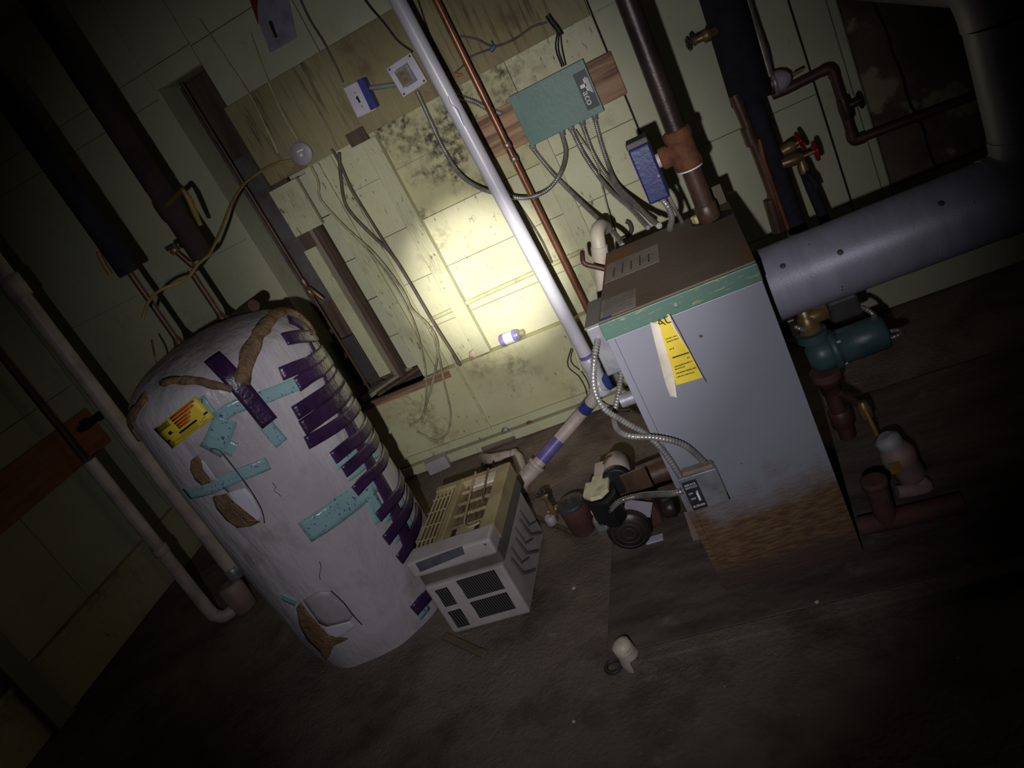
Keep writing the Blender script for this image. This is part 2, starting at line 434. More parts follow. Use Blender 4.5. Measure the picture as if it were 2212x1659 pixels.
# right part: tall panels and a board, then bare masonry
for z0, z1 in ((.02, .475), (.475, .955), (.955, 1.62), (1.62, 2.74)):
    for x0, x1 in ((-.176, .513),):
        piece('panel', wall_back, x0, x1, z0, z1, WY + .002, .024, 'panel_paint', .0012)
piece('board', wall_back, .517, .64, .02, 2.74, WY - .004, .024, 'panel_paint', .002)
piece('board', wall_back, .64, .672, .02, 2.74, WY - .002, .024, 'panel_paint', .001)
piece('panel', wall_back, .672, 1.9, .02, .475, WY, .02, 'panel_paint', .002)
# bare chimney face with an open crack
def masonry(name, x0, x1, z0, z1, crack, side):
    m = MB(); n = 40; vs = []
    zs = [z0 + (z1 - z0) * i / n for i in range(n + 1)]
    def cx(z): return crack + .05 * (1.25 - z) * 1.7 + .02 * noise.noise(Vector((z * 7, 2, 0))) + .008 * noise.noise(Vector((z * 30, 5, 0)))
    for z in zs:
        a, b = (x0, cx(z) - .007) if side < 0 else (cx(z) + .007 + .008 * noise.noise(Vector((z * 22, 9, 1))), x1)
        for y in (WY - (.025 if side < 0 else .012), WY + .012):
            vs += [(a, y, z), (b, y, z)]
    for i in range(n):
        o = i * 4
        for p, q in ((0, 1), (1, 3), (3, 2), (2, 0)): m.f.append([o + p, o + q, o + 4 + q, o + 4 + p]); m.sm.append(False)
    m.v = [Vector(v) for v in vs]
    o = obj(name, m, 'bare_masonry', wall_back); return o
obj('crack_shade_sheet', MB().mm((.68, WY + .012, .48), (1.9, WY + .03, 2.74)), 'seam_and_shade_black', wall_back)  # added black sheet; its colour stands in for shade inside the crack
masonry('chimney_face', .676, 1.9, .478, 2.74, .785, -1); masonry('chimney_face', .676, 1.9, .478, 2.74, .785, 1)
# painted timber header, stud, jamb and boards
def wpart(name, a, b, mat, bevel=.003): return obj(name, MB().mm(a, b), mat, wall_back, bevel=bevel)
wpart('dark_seam', (-.182, WY + .004, .47), (-.176, WY + .02, 2.7), 'seam_and_shade_black', 0)
wpart('dark_seam', (.512, WY - .001, .47), (.517, WY + .02, 2.7), 'seam_and_shade_black', 0)
wpart('header_board', (-1.80, WY - .035, 1.62), (-.185, WY + .02, 1.998), 'header_wood')
wpart('stud', (-1.300, WY - .045, .475), (-1.225, WY + .01, 1.60), 'wood_paint')
wpart('jamb_board', (-1.612, WY - .030, .475), (-1.535, WY + .02, 1.615), 'wood_paint')
wpart('batten', (-1.535, WY - .016, .475), (-1.47, WY + .01, 1.615), 'wood_paint')
wpart('board_end', (-1.345, WY - .05, 1.60), (-1.255, WY - .028, 1.66), 'wood_brown')
wpart('batten', (-.62, WY - .016, .475), (-.545, WY + .01, 1.30), 'wood_paint')
# the recess: side faces, floor boards, back face pieces
wpart('recess_jamb', (NX0 - .005, WY - .006, NZ0), (NX0 + .02, WY + ND, NZ1), 'panel_paint', 0)
wpart('recess_jamb', (NX1 - .012, WY + .004, NZ0), (NX1, WY + ND, 1.615), 'panel_paint', 0)
wpart('plank', (-2.05, WY + .16, .49), (-1.90, WY + .19, 2.19), 'wood_brown')
wpart('plank', (-1.905, WY + .14, .49), (-1.80, WY + .17, 2.19), 'wood_brown')
wpart('metal_sheet', (-2.04, WY + .145, 1.0), (-1.90, WY + .155, 1.80), 'sheet_grey', 0)
wpart('post', (-1.885, WY + .07, .53), (-1.815, WY + .14, 1.28), 'wood_paint')
wpart('post', (-1.812, WY + .085, .50), (-1.775, WY + .15, 1.60), 'wood_grey')
wpart('post', (-1.772, WY + .05, .47), (-1.748, WY + .16, 1.60), 'wood_brown')
wpart('dark_board', (-2.03, WY + .07, .53), (-1.89, WY + .095, .80), 'dark_grey')
wpart('peeling_board', (-1.86, WY + .03, 1.36), (-1.70, WY + .06, 1.60), 'wood_paint')
for i, (z0, z1) in enumerate(((.50, .70), (.70, .92), (.92, 1.14), (1.14, 1.38), (1.38, 1.60))):
    piece('block', wall_back, -1.742 + .003 * (i % 2), -1.624, z0, z1, WY + .115 - .004 * (i % 2), .05, 'panel_paint', .002)
wpart('recess_floor', (NX0, WY - .06, NZ0 - .014), (NX1, WY + ND, NZ0), 'debris_dark', 0)
def slanted(p, q, w_, h, mat, name):
    p, q = Vector(p), Vector(q); d = (q - p); L = d.length; d.normalize(); s_ = d.cross(Z_).normalized()
    mm_ = Matrix((d, s_, d.cross(s_) * -1)).transposed()
    return obj(name, MB().box((p + q) / 2, (L, w_, h), mm_), mat, wall_back, bevel=.003)
wpart('sill_strip', (-2.2, WY - .0735, .435), (-1.46, WY - .060, .4705), 'wood_raw', .002)
slanted((-1.99, WY - .03, .482), (-1.73, WY + .15, .50), .055, .022, 'wood_grey', 'offcut')
slanted((-1.90, WY - .02, .478), (-1.66, WY + .12, .49), .05, .014, 'wood_brown', 'offcut')
slanted((-2.04, WY + .03, .478), (-1.90, WY + .12, .49), .06, .016, 'debris_dark', 'offcut')
# foundation curb under the wall, and two painted sill boards along its foot
curb = MB()
N = 60
def curbmesh(x0, x1):
    m = MB(); vs = []
    for i in range(N + 1):
        x = x0 + (x1 - x0) * i / N
        w1 = .006 * noise.noise(Vector((x * 5, 0, 3)))
        vs += [(x, WY - .068 + w1, .105), (x, WY - .066 + w1, .30), (x, WY - .064 + w1, .457), (x, WY - .052, .470), (x, WY + .02, .470), (x, WY + .02, .105)]
    for i in range(N):
        for k in range(6):
            k2 = (k + 1) % 6; m.f.append([i * 6 + k, i * 6 + k2, i * 6 + 6 + k2, i * 6 + 6 + k]); m.sm.append(False)
    m.v = [Vector(v) for v in vs]; m.f += [[0, 1, 2, 3, 4, 5], [N * 6 + k for k in (5, 4, 3, 2, 1, 0)]]; m.sm += [False, False]
    return m
obj('curb', curbmesh(-2.20, -.40), 'curb_paint', wall_back)
wpart('sill_board', (-2.45, WY - .082, .062), (-.35, WY + .02, .104), 'wood_paint', .004)
wpart('sill_board', (-2.45, WY - .104, .004), (-.35, WY + .02, .054), 'wood_paint', .004)
wpart('curb', (.05, 3.285, 0), (1.9, WY + .01, .43), 'panel_paint', .006)
wpart('foot_stone', (-1.50, WY - .11, .0), (-1.30, WY - .02, .03), 'debris_dark', .01)
# left wall with ledge
wl = MB().mm((-3.7, -1.6, 0), (-3.52, 4.0, 2.75)); wall_left = struct('wall_left', wl, 'panel_paint')
for y0, y1 in ((.6, 1.3), (1.3, 2.0), (2.0, 2.62), (2.62, 3.0), (3.0, 3.39)):
    for z0, z1 in ((.30, 1.2), (1.2, 2.0), (2.0, 2.72)):
        piece('slab', wall_left, y0, y1, z0, z1, -3.50, .02, 'panel_paint', .0015, 'x')
obj('baseboard', MB().mm((-3.52, .6, 0), (-3.475, 3.39, .27)).mm((-3.52, .6, .27), (-3.46, 3.39, .30)), 'curb_paint', wall_left, bevel=.004)
obj('corner_post', MB().mm((-3.52, 2.05, 0), (-3.44, 2.16, 2.72)), 'panel_paint', wall_left, bevel=.005)
# concrete pad under the boiler
pad = MB().mm((-.735, 1.655, -.01), (1.2, 2.62, .034))
fp = struct('floor_pad', pad, 'stained_pad', .006)
obj('edge_strip', MB().mm((-.66, 1.60, -.012), (1.2, 1.653, .038)), 'dirty_concrete', fp, bevel=.006)

# ================================================================== WATER HEATER
TC = Vector((-1.75, 2.25, 0)); TR = .340; TH = 1.30
def prof(z):
    if z < .16: return TR * (.93 + .07 * math.sin(min(1, max(0, z) / .16) * math.pi / 2)) - .012
    if z < 1.12: return TR - .012 * (1 - min(1, (z - .16) / .35))
    t = min(1, (z - 1.12) / (TH - 1.12))
    return TR * max(0.0, 1 - t ** 2.6) ** .5
def trad(th, z):
    r = prof(z)
    k = min(1, max(.25, (1.35 - z) * 2))
    return r + k * (.007 * noise.noise(Vector((math.cos(th) * 2.2, math.sin(th) * 2.2, z * 2.6))) + .004 * noise.noise(Vector((math.cos(th) * 6, math.sin(th) * 6, z * 3 + th))))
def tank_hit(x, y):
    d = ray(x, y).normalized(); lo = None; t = 1.6; best = (9, None)
    while t < 4.2:
        p = CAM + d * t; q = p - TC; th = math.atan2(q.y, q.x); e = math.hypot(q.x, q.y) - trad(th, min(max(p.z, 0), TH - .001))
        if p.z > TH: e = max(e, p.z - TH)
        if e < best[0]: best = (e, p.copy())
        if e < 0:
            a, b = t - .01, t
            for _ in range(14):
                m_ = (a + b) / 2; p = CAM + d * m_; q = p - TC; th = math.atan2(q.y, q.x)
                ins = p.z < TH and math.hypot(q.x, q.y) < trad(th, p.z)
                if ins: b = m_
                else: a = m_
            return CAM + d * b
        t += .01
    p = best[1]; return p
def tnorm(p):
    q = p - TC; th = math.atan2(q.y, q.x); r = math.hypot(q.x, q.y); e = .01
    dr = (prof(min(TH - .001, p.z + e)) - prof(max(0, p.z - e))) / (2 * e)
    return Vector((math.cos(th), math.sin(th), -dr)).normalized()
def tank_mesh():
    m = MB(); nt, nz = 120, 90; vs = []
    zs = [TH * (1 - (1 - i / nz) ** 1.25) for i in range(nz + 1)]
    for z in zs:
        for k in range(nt):
            th = 2 * math.pi * k / nt; r = max(.002, trad(th, min(z, TH - .0005)) if z < TH else .002)
            vs.append(TC + Vector((math.cos(th) * r, math.sin(th) * r, z)))
    fs = []
    for j in range(nz):
        for k in range(nt):
            k2 = (k + 1) % nt; fs.append((j * nt + k, j * nt + k2, (j + 1) * nt + k2, (j + 1) * nt + k))
    m.add(vs, fs, True); m.add(vs[:nt], [tuple(range(nt))]); m.add(vs[-nt:], [tuple(range(nt))]); return m
heater = thing('water_heater', 'tall water heater wrapped in a white blanket with purple and cyan tape', 'water heater', TC)
obj('blanket', tank_mesh(), 'blanket_vinyl', heater)
def surf(p, off):
    """push a point onto the blanket surface"""
    p = Vector((p.x, p.y, min(max(p.z, .002), TH - .004)))
    for _ in range(5):
        q = p - TC; th = math.atan2(q.y, q.x); e = .006
        dr = (prof(min(TH - .001, p.z + e)) - prof(max(0, p.z - e))) / (2 * e)
        f = math.hypot(q.x, q.y) - trad(th, p.z)
        g2 = 1 + dr * dr; st = max(-.03, min(.03, f / g2 ** .5)) / g2 ** .5
        p = p - Vector((math.cos(th), math.sin(th), -dr)) * st
        p.z = min(max(p.z, .002), TH - .004)
    return p + tnorm(p) * off
def strip(name, px, width, mat, off=.004, rough=0, extend=0, th=.0012, world=None, nw=4):
    pts = world or [tank_hit(x, y) for x, y in px]
    pts = resample(spline(pts, .02), .02) + [pts[-1]]
    if extend:  # carry on round the tank
        a = pts[-1] - TC; t0 = math.atan2(a.y, a.x); dz = (pts[-1].z - pts[0].z) / max(.05, (pts[-1] - pts[0]).length)
        for k in range(1, int(extend / .03) + 1):
            t1 = t0 + k * .03 / TR; pts.append(TC + Vector((math.cos(t1) * TR, math.sin(t1) * TR, pts[-1].z + dz * .015)))
    m = MB(); n_ = len(pts); top = []
    for i, p in enumerate(pts):
        d = (pts[min(i + 1, n_ - 1)] - pts[max(0, i - 1)]).normalized(); nr = tnorm(p); s_ = nr.cross(d).normalized()
        for k in range(nw + 1):
            ww = width * (1 + rough * noise.noise(p * 30 + Vector((0, 0, k // nw * 7))))
            top.append(surf(p + s_ * ww * (k / nw - .5), off + rough * .01 * (1 - abs(2 * k / nw - 1))))
    bot = [surf(v, 0) - tnorm(v) * .004 for v in top]
    vs = top + bot; L = len(top); W1 = nw + 1
    for i in range(n_ - 1):
        for k in range(nw):
            a = i * W1 + k; m.f.append([a, a + 1, a + W1 + 1, a + W1]); m.sm.append(True)
    edge = [i * W1 for i in range(n_)] + [(n_ - 1) * W1 + k for k in range(1, W1)] + [i * W1 + nw for i in range(n_ - 2, -1, -1)] + [k for k in range(nw - 1, 0, -1)]
    for a, b in zip(edge, edge[1:] + edge[:1]): m.f.append([a, a + L, b + L, b]); m.sm.append(False)
    m.v = vs
    return obj(name, m, mat, heater)
def patch(name, px, mat, off=.004, cuts=4, parent=None):
    bm = bmesh.new(); vs = [bm.verts.new((x, y, 0)) for x, y in px]; bm.faces.new(vs)
    bmesh.ops.triangulate(bm, faces=bm.faces[:]); bmesh.ops.subdivide_edges(bm, edges=bm.edges[:], cuts=cuts, use_grid_fill=True)
    bm.verts.index_update(); m = MB()
    for v in bm.verts: p = tank_hit(v.co.x, v.co.y); m.v.append(surf(p, off))
    for f in bm.faces: m.f.append([v.index for v in f.verts]); m.sm.append(True)
    nb = len(m.v); bd = [e for e in bm.edges if len(e.link_faces) == 1]
    low = {}
    for e in bd:
        for v in e.verts:
            if v.index not in low: low[v.index] = len(m.v); p = m.v[v.index]; m.v.append(p - tnorm(p) * (off + .004))
        a, b = e.verts[0].index, e.verts[1].index; m.f.append([a, b, low[b], low[a]]); m.sm.append(False)
    bm.free(); return obj(name, m, mat, parent or heater)
# fibreglass showing at the torn rim
strip('fibreglass_edge', [(520, 828), (533, 780), (552, 735), (578, 698), (612, 672), (648, 670), (674, 694), (686, 716)], .046, 'fibreglass', .010, .5)
strip('fibreglass_edge', [(350, 828), (385, 822), (430, 824), (475, 834), (500, 842)], .026, 'fibreglass', .006, .6)
strip('fibreglass_edge', [(290, 960), (284, 920), (296, 885), (318, 855)], .045, 'fibreglass', .006, .6)
# cyan tape
cy = [([(455, 975), (472, 945), (487, 905)], .075), ([(470, 905), (505, 880), (570, 858), (610, 842), (660, 822)], .045), ([(482, 960), (508, 972)], .05),
      ([(430, 860), (455, 895)], .04), ([(556, 890), (580, 925), (608, 958)], .045),
      ([(404, 1066), (450, 1055), (510, 1028), (580, 1000)], .045), ([(658, 1150), (720, 1110), (775, 1068), (815, 1025)], .085),
      ([(722, 1004), (765, 968), (790, 940)], .05), ([(745, 1030), (790, 995), (812, 975)], .045), ([(790, 1060), (805, 1085), (822, 1125)], .06), ([(826, 1120), (850, 1095), (868, 1075)], .05),
      ([(848, 1165), (870, 1140), (885, 1120)], .045), ([(592, 1278), (615, 1290), (640, 1302)], .035), ([(902, 1330), (922, 1305)], .05), ([(672, 762), (668, 790), (664, 800)], .018)]
for p, wd in cy: strip('cyan_tape', p, wd, 'cyan_tape', .0035)
# purple tape: the diagonal one, the seam and its cross strips
strip('purple_tape', [(458, 772), (500, 815), (540, 862), (582, 914)], .058, 'purple_tape', .006)
strip('purple_tape', [(622, 690), (660, 712), (690, 770), (722, 850), (760, 930), (800, 1005), (838, 1075), (868, 1140), (888, 1190)], .062, 'purple_tape', .0055)
pu = [([(614, 734), (645, 728), (672, 728)], .046), ([(606, 808), (635, 796), (664, 786)], .046), ([(640, 832), (668, 812), (690, 800)], .05), ([(636, 893), (668, 872), (704, 848)], .050),
      ([(652, 925), (690, 898), (730, 868)], .055), ([(661, 957), (700, 935), (746, 905)], .046), ([(718, 990), (745, 968), (780, 940)], .048), ([(741, 1020), (770, 995), (804, 962)], .045),
      ([(765, 1062), (790, 1035), (820, 1008)], .042), ([(815, 1118), (835, 1095), (860, 1065)], .042), ([(832, 1168), (852, 1142), (874, 1110)], .046), ([(861, 1210), (875, 1188), (888, 1160)], .045), ([(893, 1320), (908, 1302), (922, 1288)], .05)]
for p, wd in pu: strip('purple_tape', p, wd, 'purple_tape', .0075, extend=.18)
# torn access openings: grey cover, bare steel and a crescent of fibreglass
patch('access_cover', [(425, 985), (450, 966), (470, 968), (500, 1005), (530, 1045), (565, 1110), (562, 1122), (535, 1128), (498, 1068), (440, 1012)], 'cover_grey', .003)
patch('bare_steel', [(489, 1064), (530, 1052), (548, 1072), (566, 1110), (560, 1124), (536, 1126), (515, 1105)], 'steel_white', .005)
patch('bare_steel', [(436, 992), (445, 1000), (470, 1036), (462, 1040), (440, 1014)], 'steel_white', .005)
patch('fibreglass_tear', [(415, 992), (427, 984), (437, 994), (440, 1014), (458, 1040), (438, 1046), (424, 1034), (413, 1012)], 'fibreglass', .007)
patch('fibreglass_tear', [(461, 1072), (488, 1066), (500, 1092), (515, 1106), (535, 1126), (562, 1126), (545, 1134), (515, 1138), (492, 1122), (470, 1096)], 'fibreglass', .007)
patch('access_cover', [(655, 1295), (690, 1276), (715, 1276), (745, 1305), (762, 1330), (755, 1340), (705, 1352), (690, 1345)], 'cover_grey', .004)
patch('bare_steel', [(656, 1296), (662, 1294), (706, 1354), (758, 1340), (768, 1352), (730, 1378), (712, 1372)], 'steel_white', .003)
patch('fibreglass_tear', [(642, 1310), (650, 1300), (662, 1318), (690, 1350), (712, 1374), (752, 1378), (722, 1392), (712, 1416), (706, 1424), (692, 1405), (664, 1378), (648, 1345)], 'fibreglass', .007)
for pl in ([(455, 968), (475, 972), (505, 1008), (540, 1055), (566, 1100), (572, 1128)], [(715, 1275), (742, 1300), (765, 1330), (782, 1348)]):
    m = MB(); m.tube([surf(p, .004) for p in spline([tank_hit(*q) for q in pl], .02)], .0022, 6); obj('cut_edge', m, 'dark_grey', heater)
# warning label
LQ = [(336, 924), (424, 856), (464, 898), (376, 966)]
def lab(u, v):
    (a, b), (c, d) = (LQ[0], LQ[1]), (LQ[3], LQ[2])
    return (a[0] * (1 - u) * (1 - v) + b[0] * u * (1 - v) + c[0] * (1 - u) * v + d[0] * u * v, a[1] * (1 - u) * (1 - v) + b[1] * u * (1 - v) + c[1] * (1 - u) * v + d[1] * u * v)
wl_ = patch('warning_label', LQ, 'label_yellow', .009, 6); wl_['label'] = 'yellow warning label with red and black print'
def bar(u0, u1, v0, v1, mat): patch('print_bar', [lab(u0, v0), lab(u1, v0), lab(u1, v1), lab(u0, v1)], mat, .0098, 2, wl_)
for i, (v, u1) in enumerate(((.04, .92), (.15, .86), (.27, .74), (.38, .68), (.49, .62))): bar(.36, u1, v, v + .085, 'label_red')
bar(.02, .30, .05, .26, 'ink_faded'); bar(.15, .22, .42, .55, 'ink'); bar(.02, .97, .66, .74, 'ink'); bar(.04, .9, .78, .80, 'ink_faded'); bar(.04, .8, .84, .86, 'ink_faded'); bar(.04, .86, .90, .92, 'ink_faded')
# handwriting-like scuff marks left on the vinyl
m = MB(); m.tube([surf(p, .001) for p in spline([tank_hit(*q) for q in ((588, 1042), (596, 1052), (592, 1060), (602, 1066), (606, 1072))], .01)], .0012, 5); obj('scuff_mark', m, 'dark_grey', heater)
m = MB(); m.tube([surf(p, .001) for p in spline([tank_hit(*q) for q in ((690, 1212), (694, 1226), (690, 1240), (692, 1252))], .01)], .0012, 5); obj('scuff_mark', m, 'dark_grey', heater)
# pipe stubs poking through the top
obj('relief_nipple', MB().cyl(PZ(505, 690, 1.25), PZ(548, 660, 1.285), .022, 16), 'copper_dark', heater)
obj('wire_stub', wire(MB(), [PZ(328, 735, 1.30), PZ(335, 770, 1.27), PZ(342, 792, 1.22)], .004), 'cable_yellow', heater)

# ================================================================== PIPES OVER THE HEATER
def pipe_to_top(pxb, pxt, zb, x_off=0): return PZ(*pxb, zb)
a = PZ(388, 742, 1.255); b = PZ(482, 690, 1.255)
def zat(px, py_, P): return PY(px, py_, P.y).z
for (P, pxe, lab_, gr) in ((a, (290, 585), 'black insulated pipe over the left half of the water heater', 0), (b, (440, 555), 'black insulated pipe with a yellow valve lever over the water heater', 1)):
    ze = zat(*pxe, P)
    t = thing('insulated_pipe', lab_, 'pipe', P, 'insulated heater pipes')
    obj('copper_pipe', MB().cyl(P - Z_ * .05, P + Z_ * (ze - P.z + (.1 if not gr else -.02)), .0125, 14), 'copper_dark', t)
    obj('pipe_collar', MB().lathe(P - Z_ * .03, Z_, [(.024, 0), (.024, .03), (.016, .05), (.0126, .065)], 16), 'copper_dark', t)
    A = P.copy()
    if gr: A = PY(437, 553, P.y + .02); A.z = P.z
    prf = [(.040, ze - P.z), (.044, ze - P.z + .01), (.044, ze - P.z + .3), (.046, ze - P.z + .31), (.045, ze - P.z + .32), (.044, 2.72 - P.z)]
    ins = obj('insulation', MB().lathe(A, Z_, prf, 20), 'insulation_black' if not gr else 'insulation_brown', t)
    if gr:
        q = PY(405, 420, P.y - .03)
        obj('valve_body', MB().lathe(Vector((A.x, A.y, q.z - .01)), Z_, [(.047, -.04), (.052, -.02), (.052, .03), (.047, .05)], 16), 'insulation_brown', t)
        obj('valve_lever', MB().tube(pyl([(395, 410), (408, 430), (420, 458), (433, 487)], P.y - .06), [.008, .011, .011, .008], 8), 'yellow_handle', t)
        obj('valve_stem', MB().cyl((A.x, A.y - .03, q.z), PY(395, 410, P.y - .06), .010, 10), 'brass', t)
        # drain branch with a small cap at the lower end
        e = PY(418, 575, P.y - .01); c = PY(383, 545, P.y - .02)
        obj('branch', MB().tube(spline([e + Z_ * .02, e, c + (e - c) * .2, c], .01), .012, 12), 'copper_dark', t)
        obj('branch_cap', MB().lathe(c, (c - e), [(.013, 0), (.020, .002), (.020, .02), (.015, .022)], 12), 'brass', t)
        obj('branch_knob', MB().box(c + (c - e).normalized() * .03, (.05, .012, .02)), 'dark_grey', t, bevel=.004)
    else:
        obj('valve_lever', MB().tube(pyl([(212, 545), (222, 565), (238, 592)], P.y - .03), .010, 8), 'yellow_handle', t)
# cold-water copper drop in the recess with a brass joint
c0, c1 = PY(430, 180, WY + .06), PY(655, 607, WY + .06)
t = thing('recess_pipe', 'thin copper pipe running down the dark recess in the wall', 'pipe', c1)
obj('copper_pipe', MB().cyl(Vector((c1.x, c1.y, 2.19)), c1, .009, 12), 'copper_dark', t)
obj('joint', MB().lathe(c1 + Z_ * .01, -Z_, [(.012, 0), (.014, .01), (.012, .05), (.018, .055), (.018, .09), (.010, .10)], 12), 'brass', t)
obj('side_spout', MB().tube(spline([c1 - Z_ * .04, c1 + Vector((.03, -.03, -.05)), c1 + Vector((.06, -.03, -.12))], .01), .010, 10), 'brass', t)
obj('tail', MB().cyl(c1 - Z_ * .09, Vector((c1.x, c1.y, .47)), .008, 10), 'copper_dark', t)

# ================================================================== LEFT CORNER PIPES
f1 = PZ(512, 1245, .16)
t = thing('drain_pipe', 'dirty plastic standpipe passing in front of the wrapped heater on its left', 'pipe', Vector((f1.x, f1.y, .12)))
zt = 2.72
obj('pipe', MB().cyl(Vector((f1.x, f1.y, .20)), Vector((f1.x, f1.y, zt)), .034, 18), 'pvc_dirty', t)
zc = zat(22, 628, f1)
obj('coupling', MB().lathe(Vector((f1.x, f1.y, zc - .05)), Z_, [(.0345, 0), (.043, .002), (.043, .10), (.0345, .102)], 18), 'pvc_dirty', t)
obj('foot_coupling', MB().lathe(Vector((f1.x, f1.y, .155)), Z_, [(.028, 0), (.040, .004), (.040, .06), (.035, .065)], 18), 'galvanised', t)
f2 = PZ(470, 1342, .035); g2 = PZ(532, 1330, .035)
t = thing('trap_pipe', 'pale plastic pipe bending up into a pinkish cup on the floor', 'pipe', Vector((f2.x, f2.y, 0)))
z2 = zat(190, 995, f2)
g = Vector((f1.x, f1.y, .035))
obj('riser', MB().tube(spline([Vector((f2.x, f2.y, z2)), Vector((f2.x, f2.y, .5)), Vector((f2.x, f2.y, .12)), Vector((f2.x, f2.y, .07)) + (g - f2) * .03, f2 + (g - f2) * .2, f2 + (g - f2) * .55], .02), .030, 16), 'pvc_dirty', t)
zc2 = zat(345, 1190, f2)
obj('coupling', MB().lathe(Vector((f2.x, f2.y, zc2 - .02)), Z_, [(.031, 0), (.036, .003), (.036, .04), (.031, .043)], 18), 'pvc_dirty', t)
cc = f2 + (g - f2) * .72; cc.z = 0
obj('cup', MB().lathe(cc, Z_, [(.045, 0), (.058, .008), (.060, .13), (.052, .15), (.040, .156)], 20), 'pink_plastic', t)
f3 = f2 + Vector((-.10, .06, 0))
p3 = [PX(150, 960, -3.42), PX(270, 1112, -3.42)]
o = obj('iron_pipe', MB().tube([Vector((-3.40, p3[0].y, 2.7)), Vector((-3.40, p3[0].y, .0))], .020, 12), 'copper_red'); tag(o, 'thin dark red pipe in front of the brown board on the left wall', 'pipe')
o = obj('iron_pipe', MB().tube([Vector((-3.40, p3[0].y + .30, 1.05)), Vector((-3.40, p3[0].y + .30, .0))], .014, 12), 'copper_dark'); tag(o, 'short dark pipe below the black clamp on the left wall', 'pipe')
bz0, bz1 = .83, 1.06
o = obj('wall_board', MB().mm((-3.50, 2.35, bz0), (-3.475, 3.33, bz1)), 'wood_orange', bevel=.004); tag(o, 'wide orange-brown board fixed flat on the left wall', 'board')
q = PX(195, 912, -3.44); o = obj('pipe_clamp', MB().box(q, (.05, .16, .035)).box(q + Vector((.02, -.05, .01)), (.03, .04, .06)).box(q + Vector((.02, .05, .0)), (.03, .03, .05)), 'black_plastic', bevel=.006); tag(o, 'small black clamp on the orange-brown wall board', 'clamp')

# ================================================================== WHITE DRAIN PIPE WITH WYE
PV = 2.90
p_top, p_bot = PY(858, 0, PV), PY(1268, 772, PV)
t = thing('drain_stack', 'white plastic drain pipe with wye fitting running down past the green controller', 'pipe', (p_bot.x, p_bot.y, 0))
dirv = (p_top - p_bot).normalized()
obj('pipe', MB().cyl(p_bot, p_bot + dirv * ((2.72 - p_bot.z) / dirv.z), .0290, 24), 'pvc_white', t)
obj('purple_ring', MB().cyl(p_bot - dirv * .004, p_bot + dirv * .016, .0300, 24), 'primer_purple', t)
wq = PY(1290, 828, PV)
obj('wye_hub', MB().lathe(p_bot, -dirv, [(.036, -.002), (.038, 0), (.038, .055), (.036, .058)], 24).lathe(p_bot - dirv * .056, (wq - p_bot), [(.034, 0), (.035, .02), (.036, .075), (.040, .078), (.040, .12)], 24), 'pvc_white', t)
b0 = PY(1330, 815, PV - .02); wc = PY(1288, 838, PV)
obj('wye_branch', MB().cyl(wc, b0, .034, 20), 'pvc_white', t)
obj('blue_ring', MB().cyl(wc + (b0 - wc) * .55, wc + (b0 - wc) * .95, .036, 20), 'primer_blue', t)
dA = PY(1282, 862, PV - .03); dB = PY(1250, 900, PV - .01); dC = PZ(1155, 1010, .095); dD = PZ(1128, 1040, .06)
obj('diagonal_pipe', MB().tube(spline([wc, dA, dB, dC], .03), .028, 20), 'pvc_dirty', t)
obj('blue_ring', MB().tube([dA + (dB - dA) * .25, dA + (dB - dA) * .65], .0295, 20), 'primer_blue', t)
obj('purple_band', MB().tube([dB + (dC - dB) * .45, dB + (dC - dB) * .85], .0290, 20), 'primer_purple', t)
eb = PZ(1118, 1060, .0)
obj('floor_elbow', MB().tube(spline([dC + (dB - dC) * .05, dC + (dD - dC) * .5, dD, eb - Z_ * .03], .01), [.036] * 1 + [.035] * 200 if False else .036, 20), 'pvc_dirty', t)
for q, n_ in ((dC + (dB - dC) * .04, dB - dC), (dD, Vector((.3, .2, .8)))): obj('elbow_rim', MB().lathe(q, n_, [(.036, -.01), (.041, -.008), (.041, .008), (.036, .01)], 20), 'pvc_dirty', t)
s0, s1 = PZ(1062, 992, .07), PZ(1112, 985, .06)
obj('side_inlet', MB().tube(spline([PY(1040, 990, WY - .07), s0, s1, PZ(1125, 1010, .045), PZ(1128, 1030, .03)], .015), .027, 16), 'pvc_dirty', t)
obj('elbow_rim', MB().lathe(s1, Vector((.9, -.2, -.1)), [(.027, -.012), (.034, -.01), (.034, .01), (.027, .012)], 18), 'pvc_dirty', t)
for k, pl in enumerate((((968, 208), (975, 225), (988, 236), (996, 256), (1003, 272)),)):
    obj('pen_line', MB().tube(spline([PY(x, y, PV - .0300) for x, y in pl], .01), .0012, 5), 'ink_blue', t)

# copper pipe next to it
cA, cB = PY(942, 0, 3.20), PY(1269, 669, 3.20)
t = thing('copper_pipe', 'long bare copper pipe running beside the white drain pipe', 'pipe', cB)
dv = (cA - cB).normalized(); obj('pipe', MB().cyl(cB - dv * .12, cB + dv * ((2.72 - cB.z) / dv.z), .0140, 18), 'copper', t)
for q in ((1088, 318), (1108, 345)):
    c = PY(*q, 3.20); c = cB + dv * (c - cB).dot(dv); obj('solder_ring', MB().lathe(c, dv, [(.0146, -.012), (.0168, -.010), (.0168, .010), (.0146, .012)], 18), 'solder', t)

